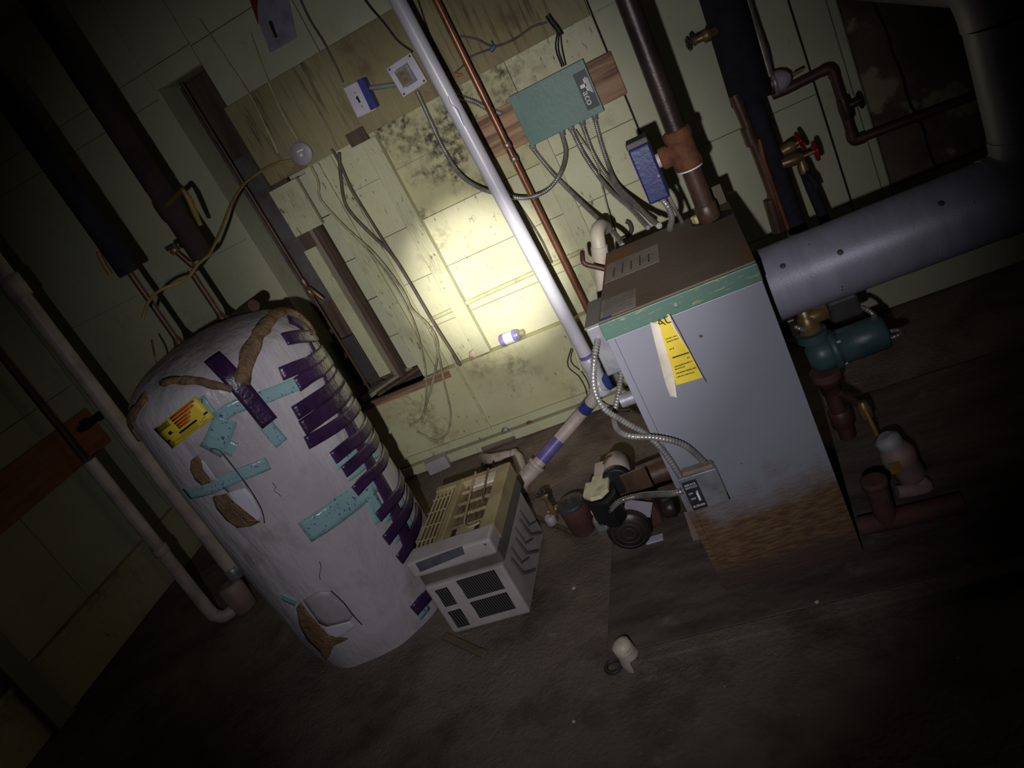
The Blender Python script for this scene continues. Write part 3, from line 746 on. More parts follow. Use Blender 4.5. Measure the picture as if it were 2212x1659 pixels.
# ================================================================== ZONE CONTROLLER
YB = WY - .012
q = [PY(*p, WY - .03) for p in ((1038, 250), (1300, 112), (1352, 200), (1080, 345))]
x0, x1, z0, z1 = -.735, -.175, 1.215, 1.445
pl_ = obj('mounting_plank', MB().mm((-.80, WY - .032, 1.285), (-.165, WY - .006, 1.465)), 'wood_raw', bevel=.004); tag(pl_, 'stained wooden plank behind the green zone controller', 'plank')
tf = [PY(*p, WY - .095) for p in ((1103, 212), (1255, 128), (1305, 237), (1145, 318))]
xa, xb = (tf[0].x + tf[3].x) / 2, (tf[1].x + tf[2].x) / 2; za, zb = (tf[2].z + tf[3].z) / 2, (tf[0].z + tf[1].z) / 2
taco = thing('zone_controller', 'green metal control box with a black and white logo on a plank', 'control box', ((xa + xb) / 2, WY - .033, za))
obj('box', MB().mm((xa, WY - .092, za), (xb, WY - .033, zb)), 'taco_green', taco, bevel=.004)
obj('cover', MB().mm((xa - .003, WY - .096, za - .002), (xb + .003, WY - .090, zb + .003)), 'taco_green', taco, bevel=.002)
lx0, lx1, lz0, lz1 = xb - .058, xb - .004, za + .026, zb - .034
pln = obj('logo_plate', MB().mm((lx0, WY - .0985, lz0), (lx1, WY - .096, lz1)), 'plate_black', taco)
ty = WY - .0987
text('aco', .040, ((lx0 + lx1) / 2 - .006, ty, (lz0 + lz1) / 2 - .030), (0, 0, -1), (1, 0, 0), 'print_white', pln, 'lettering')
obj('lettering', MB().mm((lx0 + .010, ty - .0005, lz1 - .064), (lx0 + .034, ty, lz1 - .050)).mm((lx0 + .030, ty - .0005, lz1 - .082), (lx0 + .036, ty, lz1 - .032)), 'print_white', pln)
for k in range(3): obj('logo_stripe', MB().mm((lx0 + .0375 + k * .0048, ty - .0005, lz1 - .088 - k * .004), (lx0 + .0405 + k * .0048, ty, lz1 - .026 - k * .004)), 'print_white', pln)
obj('screw', MB().lathe((xa + .03, WY - .096, zb - .012), (0, -1, 0), [(.004, 0), (.0045, .001), (.003, .0025)], 10), 'galvanised', taco)
for px_ in (1150, 1213, 1232, 1256, 1283):
    c = PY(px_, 318 - (px_ - 1145) * .51, WY - .06); obj('connector', MB().lathe((c.x, WY - .062, za + .002), -Z_, [(.013, 0), (.014, .004), (.014, .014), (.011, .016), (.011, .026)], 12), 'galvanised', taco)

# ---------------------------------------------------------------- flexible conduits
def conduit(pts, label, r=.0095):
    o = obj('flexible_conduit', flex(MB(), pts, r), 'conduit_steel'); return tag(o, label, 'conduit', 'silver flexible conduits')
conduit(pyy([(1150, 320, WY - .06), (1192, 372, 3.31), (1248, 430, 3.2), (1298, 478, 3.0), (1328, 505, 2.7), (1345, 530, 2.5)]), 'silver flexible conduit from the left end of the green control box to the boiler')
conduit(pyy([(1213, 288, WY - .06), (1222, 330, 3.28), (1210, 375, 3.20), (1180, 412, 3.15), (1135, 428, 3.13), (1090, 422, 3.14), (1040, 408, 3.20), (995, 378, 3.27), (958, 322, 3.33), (930, 262, 3.345), (912, 222, 3.335), (900, 196, 3.33)]), 'silver flexible conduit looping behind the white pipe to the open outlet box')
conduit(pyy([(1232, 275, WY - .06), (1265, 340, 3.30), (1312, 405, 3.2), (1362, 450, 2.9), (1400, 492, 2.5)]), 'leftmost of three silver conduits fanning down from the control box')
conduit(pyy([(1256, 264, WY - .06), (1285, 340, 3.30), (1330, 405, 3.2), (1385, 455, 2.82), (1424, 488, 2.42)]), 'middle of three silver conduits fanning down from the control box')
conduit(pyy([(1283, 252, WY - .06), (1305, 330, 3.32), (1330, 395, 3.2), (1372, 440, 2.95), (1412, 480, 2.54)]), 'rightmost of three silver conduits fanning down from the control box')
conduit(pyl([(978, 205), (1000, 212), (1025, 220), (1055, 236), (1085, 246)], WY - .05), 'short silver conduit between the white pipe and the plank', .011)

# ================================================================== ELECTRICAL BOXES
def face(px, Y): return [PY(x, y, Y) for x, y in px]
# switch box with blue tape
HB = WY - .035
c = PY(780, 212, HB - .04)
sw = thing('switch_box', 'white toggle switch box with blue tape on its right side', 'switch', (c.x, HB, c.z - .07))
ws, hs = .088, .125
rr = Matrix.Rotation(math.radians(3), 3, 'Y')
obj('box', MB().box((c.x, HB - .022, c.z), (ws, .044, hs), rr), 'galvanised', sw, bevel=.006)
obj('cover_plate', MB().box((c.x - .004, HB - .047, c.z), (ws + .006, .006, hs + .006), rr), 'steel_white', sw, bevel=.003)
obj('blue_tape', MB().box((c.x + .033, HB - .0505, c.z + .002), (.026, .0015, hs + .004), rr).box((c.x + .050, HB - .026, c.z + .002), (.0015, .05, hs), rr), 'blue_tape', sw)
obj('toggle_slot', MB().box((c.x - .010, HB - .0503, c.z), (.009, .0012, .028), rr), 'ink', sw)
obj('toggle', MB().box((c.x - .010, HB - .055, c.z + .006), (.007, .012, .010), rr), 'black_plastic', sw)
for s_ in (-1, 1): obj('screw', MB().lathe((c.x - .010, HB - .050, c.z + s_ * .03), (0, -1, 0), [(.004, 0), (.003, .0015)], 8), 'galvanised', sw)
# open outlet box
c2 = PY(880, 162, HB - .03)
ob = thing('outlet_box', 'open white outlet box with a tilted receptacle beside the drain pipe', 'outlet', (c2.x, HB, c2.z - .07))
r2 = Matrix.Rotation(math.radians(-4), 3, 'Y')
wo, ho = .125, .130
fr = MB()
for dx, dz, sx, sz in ((-.046, 0, .034, ho), (.046, 0, .034, ho), (0, .052, .060, .026), (0, -.052, .060, .026)):
    v = r2 @ Vector((dx, 0, dz)); fr.box((c2.x + v.x, HB - .035, c2.z + v.z), (sx, .010, sz), r2)
obj('frame', fr, 'steel_white', ob, bevel=.002)
obj('box', MB().box((c2.x, HB - .015, c2.z), (wo - .01, .03, ho - .01), r2), 'galvanised', ob, bevel=.003)
obj('inner_rim', MB().box((c2.x - .006, HB - .044, c2.z), (.066, .008, .072), r2), 'galvanised', ob, bevel=.002)
rc_ = obj('receptacle', MB().box((c2.x - .010, HB - .050, c2.z - .002), (.048, .006, .056), r2), 'wood_grey', ob, bevel=.002)
for s_ in (-1, 1): obj('socket', MB().box((c2.x - .010, HB - .0535, c2.z + s_ * .014), (.020, .002, .014), r2), 'ink_faded', rc_)
for sx in (-1, 1):
    for sz in (-1, 1): v = r2 @ Vector((sx * .052, 0, sz * .055)); obj('screw', MB().lathe((c2.x + v.x, HB - .040, c2.z + v.z), (0, -1, 0), [(.005, 0), (.004, .002)], 8), 'dark_grey', ob)
o = obj('conduit_nipple', MB().cyl((c.x + .045, HB - .022, c.z + .02), (c2.x - .055, HB - .018, c2.z - .015), .011, 12), 'galvanised'); tag(o, 'short steel conduit joining the switch box to the outlet box', 'conduit')
# round junction box cover
c3 = PY(652, 332, HB - .02)
t = thing('junction_box', 'round grey junction box cover on the header board', 'junction box', (c3.x, HB, c3.z - .05))
obj('box', MB().lathe((c3.x, HB + .0, c3.z), (0, -1, 0), [(.046, 0), (.048, .02), (.046, .022)], 28), 'galvanised', t)
obj('cover', MB().lathe((c3.x, HB - .021, c3.z), (0, -1, 0), [(.050, 0), (.052, .003), (.050, .006), (.02, .008), (.001, .008)], 28), 'cover_grey', t)
obj('label_mark', MB().box((c3.x + .004, HB - .0295, c3.z + .014), (.032, .0008, .008)).box((c3.x - .002, HB - .0295, c3.z - .004), (.014, .0008, .012)), 'print_white', t)

# ================================================================== CABLES ON THE WALL
def cable(name, pts, r, mat, label, cat='cable', group=None):
    o = obj(name, wire(MB(), pts, r), mat); tag(o, label, cat, group); return o
CG = 'cables hanging on the wall'
cable('cable', pyy([(672, 360, 3.322), (688, 395, 3.332), (692, 430, 3.332), (740, 485, 3.327), (810, 550, 3.322), (868, 625, 3.322), (890, 668, 3.322), (925, 702, 3.34), (945, 740, 3.33), (940, 800, 3.325), (925, 860, 3.306), (908, 905, 3.306), (885, 920, 3.306)]), .0055, 'cable_white', 'pale cable from the round junction box to the curb, crossing the painted conduit', group=CG)
cable('cable', pyy([(732, 330, 3.327), (736, 385, 3.332), (748, 445, 3.337), (790, 495, 3.332), (842, 545, 3.332), (882, 605, 3.332), (932, 690, 3.327), (995, 790, 3.322)]), .0075, 'cable_grey', 'thick grey cable bundle running diagonally down to the curb', group=CG)
cable('cable', pyy([(716, 322, 3.327), (735, 355, 3.332), (760, 410, 3.334), (815, 500, 3.334), (860, 570, 3.332)]), .006, 'cable_grey', 'short grey cable beside the thick bundle below the switch box', group=CG)
cable('cable', pyy([(756, 500, 3.332), (800, 548, 3.332), (850, 612, 3.327), (892, 692, 3.322), (914, 770, 3.33), (921, 830, 3.308), (917, 890, 3.308), (910, 912, 3.308)]), .0045, 'cable_white', 'leftmost thin pale cable hanging over the brown edge of the curb', group=CG)
cable('cable', pyy([(930, 705, 3.345), (948, 770, 3.33), (960, 830, 3.308), (973, 890, 3.306), (966, 935, 3.306), (940, 952, 3.306), (915, 940, 3.306), (900, 932, 3.306)]), .005, 'cable_white', 'pale cable looping low across the front of the curb', group=CG)
cable('painted_conduit', pyy([(935, 695, 3.35), (965, 750, 3.34), (985, 790, 3.325), (1030, 870, 3.322), (1060, 930, 3.308)]), .0065, 'cable_painted', 'straight green-painted conduit slanting down the curb', 'conduit')
cable('painted_conduit', pyl([(925, 693), (1040, 640), (1150, 590), (1262, 540)], WY - .016), .011, 'cable_painted', 'horizontal green-painted conduit across the wall behind the white pipe', 'conduit')
cable('cable', pyy([(634, 345, 3.355), (600, 352, 3.33), (570, 366, 3.25), (530, 395, 3.1), (500, 440, 2.9), (478, 495, 2.7), (452, 548, 2.5), (428, 570, 2.42), (402, 603, 2.36), (350, 625, 2.3), (322, 650, 2.3), (308, 690, 2.28)]), .006, 'cable_yellow', 'yellow cable sagging from the junction box to the heater pipes')
cable('cable', pyl([(775, -20), (800, 15), (832, 52), (860, 88), (892, 112)], WY - .04), .0045, 'cable_black', 'black cable coming down from the ceiling to the open outlet box')
cable('cable', pyl([(640, -20), (668, 40), (700, 92), (730, 150), (742, 178)], WY - .04), .0045, 'cable_grey', 'thin dark cable coming down to the taped switch box')
cable('cable', pyl([(430, 40), (490, 130), (545, 215), (600, 330)], WY - .04), .0035, 'cable_painted', 'left of two painted thin wires above the junction box')
cable('cable', pyl([(540, 70), (575, 165), (605, 235), (642, 300)], WY - .04), .0035, 'cable_painted', 'right of two painted thin wires above the junction box')
cable('cable', pyl([(900, -10), (918, 45), (938, 98), (968, 152)], WY - .045), .0035, 'cable_black', 'black wire between the white pipe and the copper pipe')
cable('cable', pyl([(995, 78), (1030, 84), (1066, 100), (1110, 85), (1150, 58), (1182, 48)], WY - .045), .0045, 'cable_grey', 'dusty dark cable stapled above the control box')
cable('cable', pyl([(982, 158), (1002, 140), (1018, 122), (1048, 110), (1064, 104)], WY - .045), .004, 'cable_grey', 'short dusty cable joining the orange wire nut to the blue staple')
q = PY(1065, 104, WY - .045); o = obj('cable_staple', MB().box(q, (.030, .022, .018), Matrix.Rotation(-.4, 3, 'Y')).box(q + Vector((.008, 0, .018)), (.007, .01, .022)), 'primer_blue', bevel=.004); tag(o, 'small dark blue staple holding the dusty cable', 'staple')
q = PY(988, 162, WY - .045); o = obj('wire_nut', MB().lathe(q, (.9, -.2, -.35), [(.009, 0), (.007, .012), (.003, .024)], 10), 'orange_wire_nut'); tag(o, 'small orange wire nut between the white and copper pipes', 'wire nut')
cable('cable_clump', pyl([(1183, 32), (1192, 46), (1205, 62), (1212, 76)], WY - .05), .012, 'cable_black', 'black taped clump of wires above the control box', 'cable')
for i, pl in enumerate((((1204, 68), (1200, 105), (1214, 145)), ((1207, 70), (1206, 108), (1218, 143)), ((1210, 68), (1214, 105), (1222, 141)))):
    cable('cable', pyl(pl, WY - .06), .0028, 'cable_black', ('leftmost', 'middle', 'rightmost')[i] + ' of three black wires dropping into the green control box', group='black controller wires')
cable('cable', pyl([(1092, 400), (1130, 455), (1168, 515), (1195, 572)], WY - .02), .0055, 'cable_grey', 'grey cable behind the copper pipe below the plank')
cable('cable', pyl([(1192, 620), (1215, 690), (1236, 742), (1256, 800)], PV + .03), .006, 'cable_painted', 'painted cable tied along the lower white drain pipe')
cable('cable', pyl([(1234, 752), (1226, 782), (1232, 798), (1250, 812), (1264, 836), (1268, 852)], PV - .02), .0028, 'cable_black', 'thin black wire looping at the wye of the drain pipe')
cable('cable', pyl([(1290, 870), (1305, 882), (1330, 890), (1360, 888)], PV - .03), .003, 'cable_black', 'thin black wire trailing below the wye fitting')
# paper notice
nq = [PY(x, y, WY - .003) for x, y in ((518, -60), (606, -90), (642, 82), (584, 114))]
t = thing('wall_notice', 'faded paper notice with a red corner on the upper wall', 'notice', nq[3])
obj('sheet', MB().prism(nq, (0, -.002, 0)), 'paper_notice', t)
obj('red_print', MB().prism([PY(x, y, WY - .006) for x, y in ((522, -50), (560, -60), (556, 22), (558, 54))], (0, -.0006, 0)), 'notice_red', t)
obj('dark_print', MB().prism([PY(x, y, WY - .006) for x, y in ((579, 46), (587, 44), (600, 80), (594, 82))], (0, -.0006, 0)), 'ink', t)
# things on the curb
q = PY(1108, 738, 3.365); CZ = .4705
t = thing('spray_can', 'small purple and white can lying on the curb ledge', 'can', (q.x, 3.375, CZ))
ax = Vector((1, -.05, 0)).normalized(); o_ = Vector((q.x - .055, 3.368, CZ + .0295))
obj('body', MB().lathe(o_, ax, [(.026, 0), (.029, .004), (.029, .085), (.027, .09)], 22), 'can_purple', t)
obj('label_band', MB().lathe(o_ + ax * .025, ax, [(.0293, 0), (.0294, .002), (.0294, .045), (.0293, .047)], 22), 'print_white', t)
obj('shoulder', MB().lathe(o_ + ax * .088, ax, [(.027, 0), (.028, .004), (.022, .016), (.014, .02)], 22), 'galvanised', t)
obj('cap', MB().lathe(o_ + ax * .107, ax, [(.014, 0), (.015, .003), (.015, .02), (.011, .023)], 16), 'ac_beige', t)
q = PY(1024, 768, 3.36)
def lump(name, c, s, mat, seed=0):
    bm = bmesh.new(); bmesh.ops.create_icosphere(bm, subdivisions=3, radius=1); m = MB()
    for v in bm.verts:
        d = v.co * (1 + .28 * noise.noise(v.co * 2.1 + Vector((seed, 0, 0)))); m.v.append(Vector(c) + Vector((d.x * s[0], d.y * s[1], d.z * s[2])))
    for f in bm.faces: m.f.append([v.index for v in f.verts]); m.sm.append(True)
    bm.free(); return obj(name, m, mat)
o = lump('plaster_lump', (q.x, 3.375, CZ + .018), (.030, .018, .022), 'lump', 3); tag(o, 'pale crumbling lump on the ledge beside the purple can', 'lump')
for (px_, label) in (((1092, 930), 'crumpled silver foil wad on the upper sill board'), ((1040, 972), 'crumpled silver foil wad on the lower sill board')):
    q = PY(*px_, WY - .085); o = lump('foil_wad', (q.x, WY - .088, q.z), (.020, .012, .020), 'galvanised', px_[0]); tag(o, label, 'foil')
q = PY(1144, 914, WY - .08); o = obj('rust_plug', MB().lathe((q.x, WY - .078, q.z), (0, -1, 0), [(.016, 0), (.016, .006), (.001, .008)], 16), 'iron_rust'); tag(o, 'round rusty plug in the painted sill board', 'plug')
q0 = PY(958, 1012, WY - .10); o = obj('grey_block', MB().box((q0.x, WY - .125, .035), (.12, .06, .07), Matrix.Rotation(.15, 3, 'Z')), 'cover_grey', bevel=.004); tag(o, 'small grey block under the sill behind the air conditioner', 'block')

# ================================================================== BOILER
BX0, BX1, BY0, BY1, BZ0, BZ1 = -.362, .036, 1.795, 2.385, .034, .955
boiler = thing('boiler', 'grey upright boiler with a rust-stained foot, green trim and yellow torn label', 'boiler', ((BX0 + BX1) / 2, (BY0 + BY1) / 2, BZ0))
obj('jacket', MB().mm((BX0 + .003, BY0 + .003, BZ0), (BX1, BY1, BZ1 - .004)), 'boiler_enamel', boiler, bevel=.003)
obj('front_panel', MB().mm((BX0, BY0 - .004, BZ0 + .015), (BX1 + .002, BY0 + .003, BZ1 - .045)), 'boiler_enamel', boiler, bevel=.002)
obj('panel_seam', MB().mm((BX0 + .020, BY0 - .0046, BZ0 + .08), (BX0 + .0212, BY0 - .003, BZ1 - .05)), 'dark_grey', boiler)
obj('trim_band', MB().mm((BX0 - .002, BY0 - .006, BZ1 - .046), (BX1 + .004, BY0 + .01, BZ1 + .002)), 'green_trim', boiler, bevel=.003)
lid = obj('lid', MB().mm((BX0 - .002, BY0 + .002, BZ1 - .006), (BX1 + .003, BY1 + .004, BZ1 + .006)), 'rusty_lid', boiler, bevel=.002)
ZL = BZ1 + .0066
obj('paper_plate', MB().mm((BX0 + .004, BY0 + .012, ZL - .001), (BX0 + .10, BY0 + .15, ZL)), 'wood_grey', lid)
for k in range(16):
    yy = BY0 + .022 + k * .0078; obj('print_line', MB().mm((BX0 + .010, yy, ZL), (BX0 + .092 - .02 * (k % 3 == 1), yy + .0022, ZL + .0003)), 'dark_grey', lid)
obj('paper_plate', MB().mm((BX0 + .006, BY0 + .29, ZL - .001), (BX0 + .17, BY0 + .46, ZL)), 'wood_grey', lid)
for k in range(5):
    xx = BX0 + .03 + k * .027; obj('print_line', MB().mm((xx, BY0 + .32, ZL), (xx + .004, BY0 + .40 + .02 * (k % 2), ZL + .0003)), 'dark_grey', lid)
q = PY(1452, 640, BY0 - .006)
obj('screw', MB().lathe((q.x, BY0 - .006, BZ1 - .022), (0, -1, 0), [(.007, 0), (.0075, .002), (.004, .004)], 12), 'galvanised', boiler)
obj('marker_stain', MB().mm((BX0 + .004, BY0 + .003, ZL + .0002), (BX0 + .035, BY0 + .016, ZL + .0008)), 'primer_blue', boiler)
# raised flap and riser hole at the rear right corner
obj('lid_flap', MB().box((BX1 - .045, BY1 + .002, ZL + .030), (.085, .003, .06)), 'rusty_lid', boiler)
hp = PZ(1525, 478, ZL)
obj('riser_hole', MB().prism([PZ(x, y, ZL) for x, y in ((1492, 478), (1502, 465), (1580, 452), (1582, 462), (1545, 480), (1495, 490))], (0, 0, .0008)), 'ink', boiler)
obj('hole_packing', MB().box(PZ(1504, 474, ZL + .012), (.022, .03, .024), Matrix.Rotation(.5, 3, 'Z')), 'yellow_glass', boiler, bevel=.006)
# torn yellow label, edges curling off the panel
def curl(name, px, offs, mat, par=boiler, n=14):
    """px: list of (left,right) pixel pairs top to bottom; offs: (left,right) stand-off"""
    m = MB(); rows = []
    for i, (l, r) in enumerate(px):
        row = []
        for k in range(n + 1):
            u = k / n; x = l[0] * (1 - u) + r[0] * u; y = l[1] * (1 - u) + r[1] * u
            row.append(PY(x, y, BY0 - .0045) + Vector((0, -(offs[0] * (1 - u) ** 2 + offs[1] * u ** 2 + .0006), 0)))
        rows.append(row)
    W1 = n + 1
    for row in rows: m.v += row
    L = len(m.v); m.v += [v + Vector((0, .0005, 0)) for v in m.v[:L]]
    for i in range(len(rows) - 1):
        for k in range(n):
            a = i * W1 + k; m.f += [[a, a + 1, a + W1 + 1, a + W1], [a + L, a + W1 + L, a + W1 + 1 + L, a + 1 + L]]; m.sm += [True, True]
    return obj(name, m, mat, par)
yl = curl('yellow_label', [((1404, 692), (1442, 676)), ((1424, 700), (1450, 694)), ((1432, 735), (1468, 722)), ((1442, 768), (1488, 758)), ((1450, 800), (1502, 785)), ((1461, 832), (1518, 815))], (.0, .0), 'label_yellow')
yl['label'] = 'torn yellow caution label'
cl_ = curl('label_curl', [((1404, 693), (1424, 700)), ((1412, 726), (1433, 735)), ((1422, 765), (1443, 768)), ((1432, 805), (1453, 800)), ((1440, 832), (1459, 832)), ((1448, 853), (1462, 858))], (.010, .002), 'paper_white', yl)
curl('label_curl', [((1440, 678), (1447, 678)), ((1452, 704), (1462, 712)), ((1468, 728), (1474, 732)), ((1488, 757), (1491, 760))], (.001, .006), 'paper_white', yl)
m = MB(); m.tube(pyl([(1447, 678), (1468, 716), (1492, 762), (1512, 800), (1526, 825)], BY0 - .0065), .0012, 5); obj('label_edge', m, 'ink', yl)
def lpt(x, y): return PY(x, y, BY0 - .0056)
xdir = lpt(1480, 800) - lpt(1450, 812)
text('AU', .030, lpt(1436, 694), xdir, Z_, 'ink', yl, 'lettering', .0004)
m = MB()
for (x0_, y0_, x1_, y1_, hgt) in ((1452, 772, 1488, 760, 4.0),):
    m.prism([lpt(x0_, y0_), lpt(x1_, y1_), lpt(x1_ + 1, y1_ + hgt * .6), lpt(x0_ + 1, y0_ + hgt * .6)], (0, -.0004, 0))
obj('print_rule', m, 'ink', yl)
random.seed(3)
m = MB()
for (x0_, y0_, x1_, y1_) in ((1437, 732, 1463, 723), (1440, 738, 1466, 729), (1446, 754, 1456, 750), (1484, 772, 1490, 770), (1456, 792, 1496, 778), (1458, 797, 1480, 790), (1460, 806, 1505, 792), (1461, 814, 1500, 802)):
    n_ = int((x1_ - x0_) / 2.6)
    for k in range(n_):
        u0, u1 = k / n_, (k + random.uniform(.4, .8)) / n_; h = 2.6
        P_ = lambda u, dy: lpt(x0_ + (x1_ - x0_) * u + dy * .4, y0_ + (y1_ - y0_) * u + dy)
        m.prism([P_(u0, 0), P_(u1, 0), P_(u1, h), P_(u0, h)], (0, -.0003, 0))
obj('small_print', m, 'ink', yl, kind='stuff')
# control box on the boiler's left side
c4 = PY(1290, 730, BY0 + .06)
obj('side_control_box', MB().mm((BX0 - .045, BY0 + .03, .80), (BX0 + .002, BY0 + .22, .945)), 'galvanised', boiler, bevel=.004)
obj('side_control_lid', MB().mm((BX0 - .047, BY0 + .028, .944), (BX0 + .002, BY0 + .222, .950)), 'ac_grey', boiler, bevel=.001)
obj('inspection_port', MB().cyl((BX0 - .05, BY0 + .07, .70), (BX0 + .01, BY0 + .07, .70), .02, 16), 'galvanised', boiler)
# service switch on the front
sq = [PY(*p, BY0 - .045) for p in ((1463, 1040), (1544, 1006), (1576, 1078), (1497, 1106))]
sxa, sxb = (sq[0].x + sq[3].x) / 2, (sq[1].x + sq[2].x) / 2; sza, szb = (sq[2].z + sq[3].z) / 2, (sq[0].z + sq[1].z) / 2
ss = thing('service_switch', 'galvanised service switch box with a black plate low on the boiler front', 'switch', ((sxa + sxb) / 2, BY0 - .004, sza))
obj('box', MB().mm((sxa + .003, BY0 - .044, sza + .003), (sxb - .003, BY0 - .0045, szb - .003)), 'galvanised', ss, bevel=.003)
obj('cover', MB().mm((sxa, BY0 - .049, sza), (sxb, BY0 - .044, szb)), 'galvanised', ss, bevel=.003)
pxa, pxb, pza, pzb = sxa + .006, sxa + .047, sza + .004, szb - .012
pl2 = obj('switch_plate', MB().mm((pxa, BY0 - .0508, pza), (pxb, BY0 - .049, pzb)), 'plate_black', ss)
yT = BY0 - .0509; mx = (pxa + pxb) / 2
for s_, sz_, dx, dz in (('SERVICE', .0085, 0, pzb - .012), ('SWITCH', .0085, 0, pzb - .021), ('ON', .008, -.008, pzb - .040), ('OFF', .008, -.007, pzb - .058), ('BURNER', .009, 0, pza + .012)):
    text(s_, sz_, (mx + dx, yT, dz), X_, Z_, 'print_white', pl2, 'lettering', .0003)
obj('toggle', MB().box((mx + .010, BY0 - .056, pzb - .049), (.006, .012, .026)), 'print_white', pl2, bevel=.001)
obj('dust_cap', MB().box(((sxa + sxb) / 2 + .005, BY0 - .022, szb), (sxb - sxa - .02, .03, .012)), 'wood_grey', ss, bevel=.005)
conduit(pyy([(1300, 712, BY0 + .10), (1290, 740, BY0 + .02), (1283, 785, BY0 - .03), (1284, 840, BY0 - .05), (1305, 882, BY0 - .055), (1350, 912, BY0 - .04), (1395, 938, BY0 - .024), (1435, 978, BY0 - .022), (1470, 1030, BY0 - .024)]), 'silver flexible conduit curving from the boiler top to the service switch', .0085)
conduit(pyy([(1343, 800, BY0 + .16), (1336, 850, BY0 + .10), (1327, 895, BY0 + .05), (1332, 925, BY0 + .0), (1360, 942, BY0 - .05), (1420, 946, BY0 - .05), (1478, 962, BY0 - .036), (1525, 1002, BY0 - .024)]), 'silver flexible conduit crossing low in front of the boiler to the service switch', .0085)

# riser with rusty tee and aquastat
RY = 2.27; r0 = PZ(1528, 484, ZL); RXX = -.028
t = thing('boiler_riser', 'dark iron riser pipe with a rusty tee standing on the boiler', 'pipe', (RXX, RY, BZ1))
zt_ = PY(1478, 322, RY).z
obj('upper_pipe', MB().cyl((RXX, RY, zt_ + .03), (RXX + .02, RY, 2.72), .030, 20), 'iron_dark', t)
obj('lower_pipe', MB().cyl((RXX, RY, .962), (RXX, RY, zt_ - .02), .0285, 20), 'iron_brown', t)
obj('tee', MB().lathe((RXX, RY, zt_ - .055), Z_, [(.034, 0), (.041, .004), (.041, .025), (.037, .03), (.037, .085), (.041, .09), (.041, .112), (.034, .116)], 22), 'iron_rust', t)
obj('tee_branch', MB().lathe((RXX - .02, RY, zt_), (-1, 0, 0), [(.026, 0), (.028, .02), (.032, .022), (.032, .045), (.026, .048)], 18), 'iron_rust', t)
obj('paint_ring', MB().cyl((RXX, RY, zt_ - .058), (RXX, RY, zt_ - .053), .036, 20), 'print_white', t)
obj('base_coupling', MB().lathe((RXX, RY, .964), Z_, [(.031, 0), (.033, .003), (.033, .045), (.029, .05)], 20), 'iron_brown', t)
obj('nipple', MB().cyl((RXX - .066, RY, zt_), (RXX - .085, RY, zt_), .021, 14), 'pvc_dirty', t)
aq = thing('aquastat', 'blue rectangular temperature control mounted left of the rusty tee', 'control', (-.132, RY, 1.08))
az0, az1 = 1.085, 1.262; axa, axb = -.168, -.105
obj('cover', MB().mm((axa, RY - .05, az0), (axb, RY + .03, az1 - .012)), 'blue_enamel', aq, bevel=.006)
obj('top_cap', MB().mm((axa, RY - .05, az1 - .012), (axb, RY + .03, az1 + .006)), 'dark_grey', aq, bevel=.003)
obj('back_plate', MB().mm((axa + .004, RY + .028, az0 + .004), (axb - .002, RY + .040, az1 - .004)), 'galvanised', aq, bevel=.001)
obj('screw', MB().lathe((axb - .010, RY - .05, zt_ - .03), (0, -1, 0), [(.006, 0), (.0055, .003), (.002, .004)], 10), 'galvanised', aq)
obj('connector', MB().lathe((axb - .028, RY, az0), -Z_, [(.011, 0), (.012, .003), (.012, .012), (.009, .014)], 12), 'galvanised', aq)
conduit([(axb - .028, RY, az0 - .008), (axb - .020, RY, az0 - .04), (axb - .024, RY + .02, az0 - .08), (axb - .040, RY + .05, .975), (axb - .05, RY + .14, .93)], 'short silver conduit dropping from the blue control behind the boiler top', .0095)
cable('cable', [(axb - .010, RY + .02, az0), (axb - .006, RY + .03, az0 - .05), (axb - .004, RY + .09, .97), (axb - .01, RY + .14, .93)], .006, 'conduit_steel', 'slim second conduit beside the one under the blue control', 'conduit')

# cream insulated elbow and small copper behind the boiler's left edge
t = thing('relief_pipe', 'cream plastic elbow pipe rising behind the left edge of the boiler', 'pipe', PY(1300, 640, 2.62))
obj('elbow', MB().tube(spline(pyy([(1306, 650, 2.62), (1300, 590, 2.62), (1294, 535, 2.62), (1290, 505, 2.64), (1296, 490, 2.70), (1306, 492, 2.78)]), .015), .026, 16), 'pvc_cream', t)
obj('coupling', MB().tube(pyl([(1297, 556), (1294, 532)], 2.62), .030, 16), 'pvc_cream', t)
obj('copper_stub', MB().tube(spline(pyy([(1310, 582, 2.5), (1285, 576, 2.5), (1268, 572, 2.5), (1260, 566, 2.5), (1258, 552, 2.52), (1258, 545, 2.54)]), .008), .009, 10), 'copper_red', t)
o = obj('wall_hook', MB().tube(spline(pyl([(1330, 520), (1352, 512), (1364, 498), (1360, 482), (1352, 478)], WY - .05), .01), .010, 10), 'dark_grey'); tag(o, 'grey bent pipe hook on the wall behind the boiler', 'hook')
cable('cable', pyl([(1308, 430), (1318, 462), (1332, 505), (1338, 525)], WY - .03), .003, 'cable_black', 'thin black wire on the wall behind the cream elbow')
cable('cable', pyl([(1242, 280), (1262, 310), (1288, 350), (1300, 400), (1318, 470), (1335, 520)], 3.30), .0032, 'cable_white', 'thin pale wire hanging among the fanned conduits')

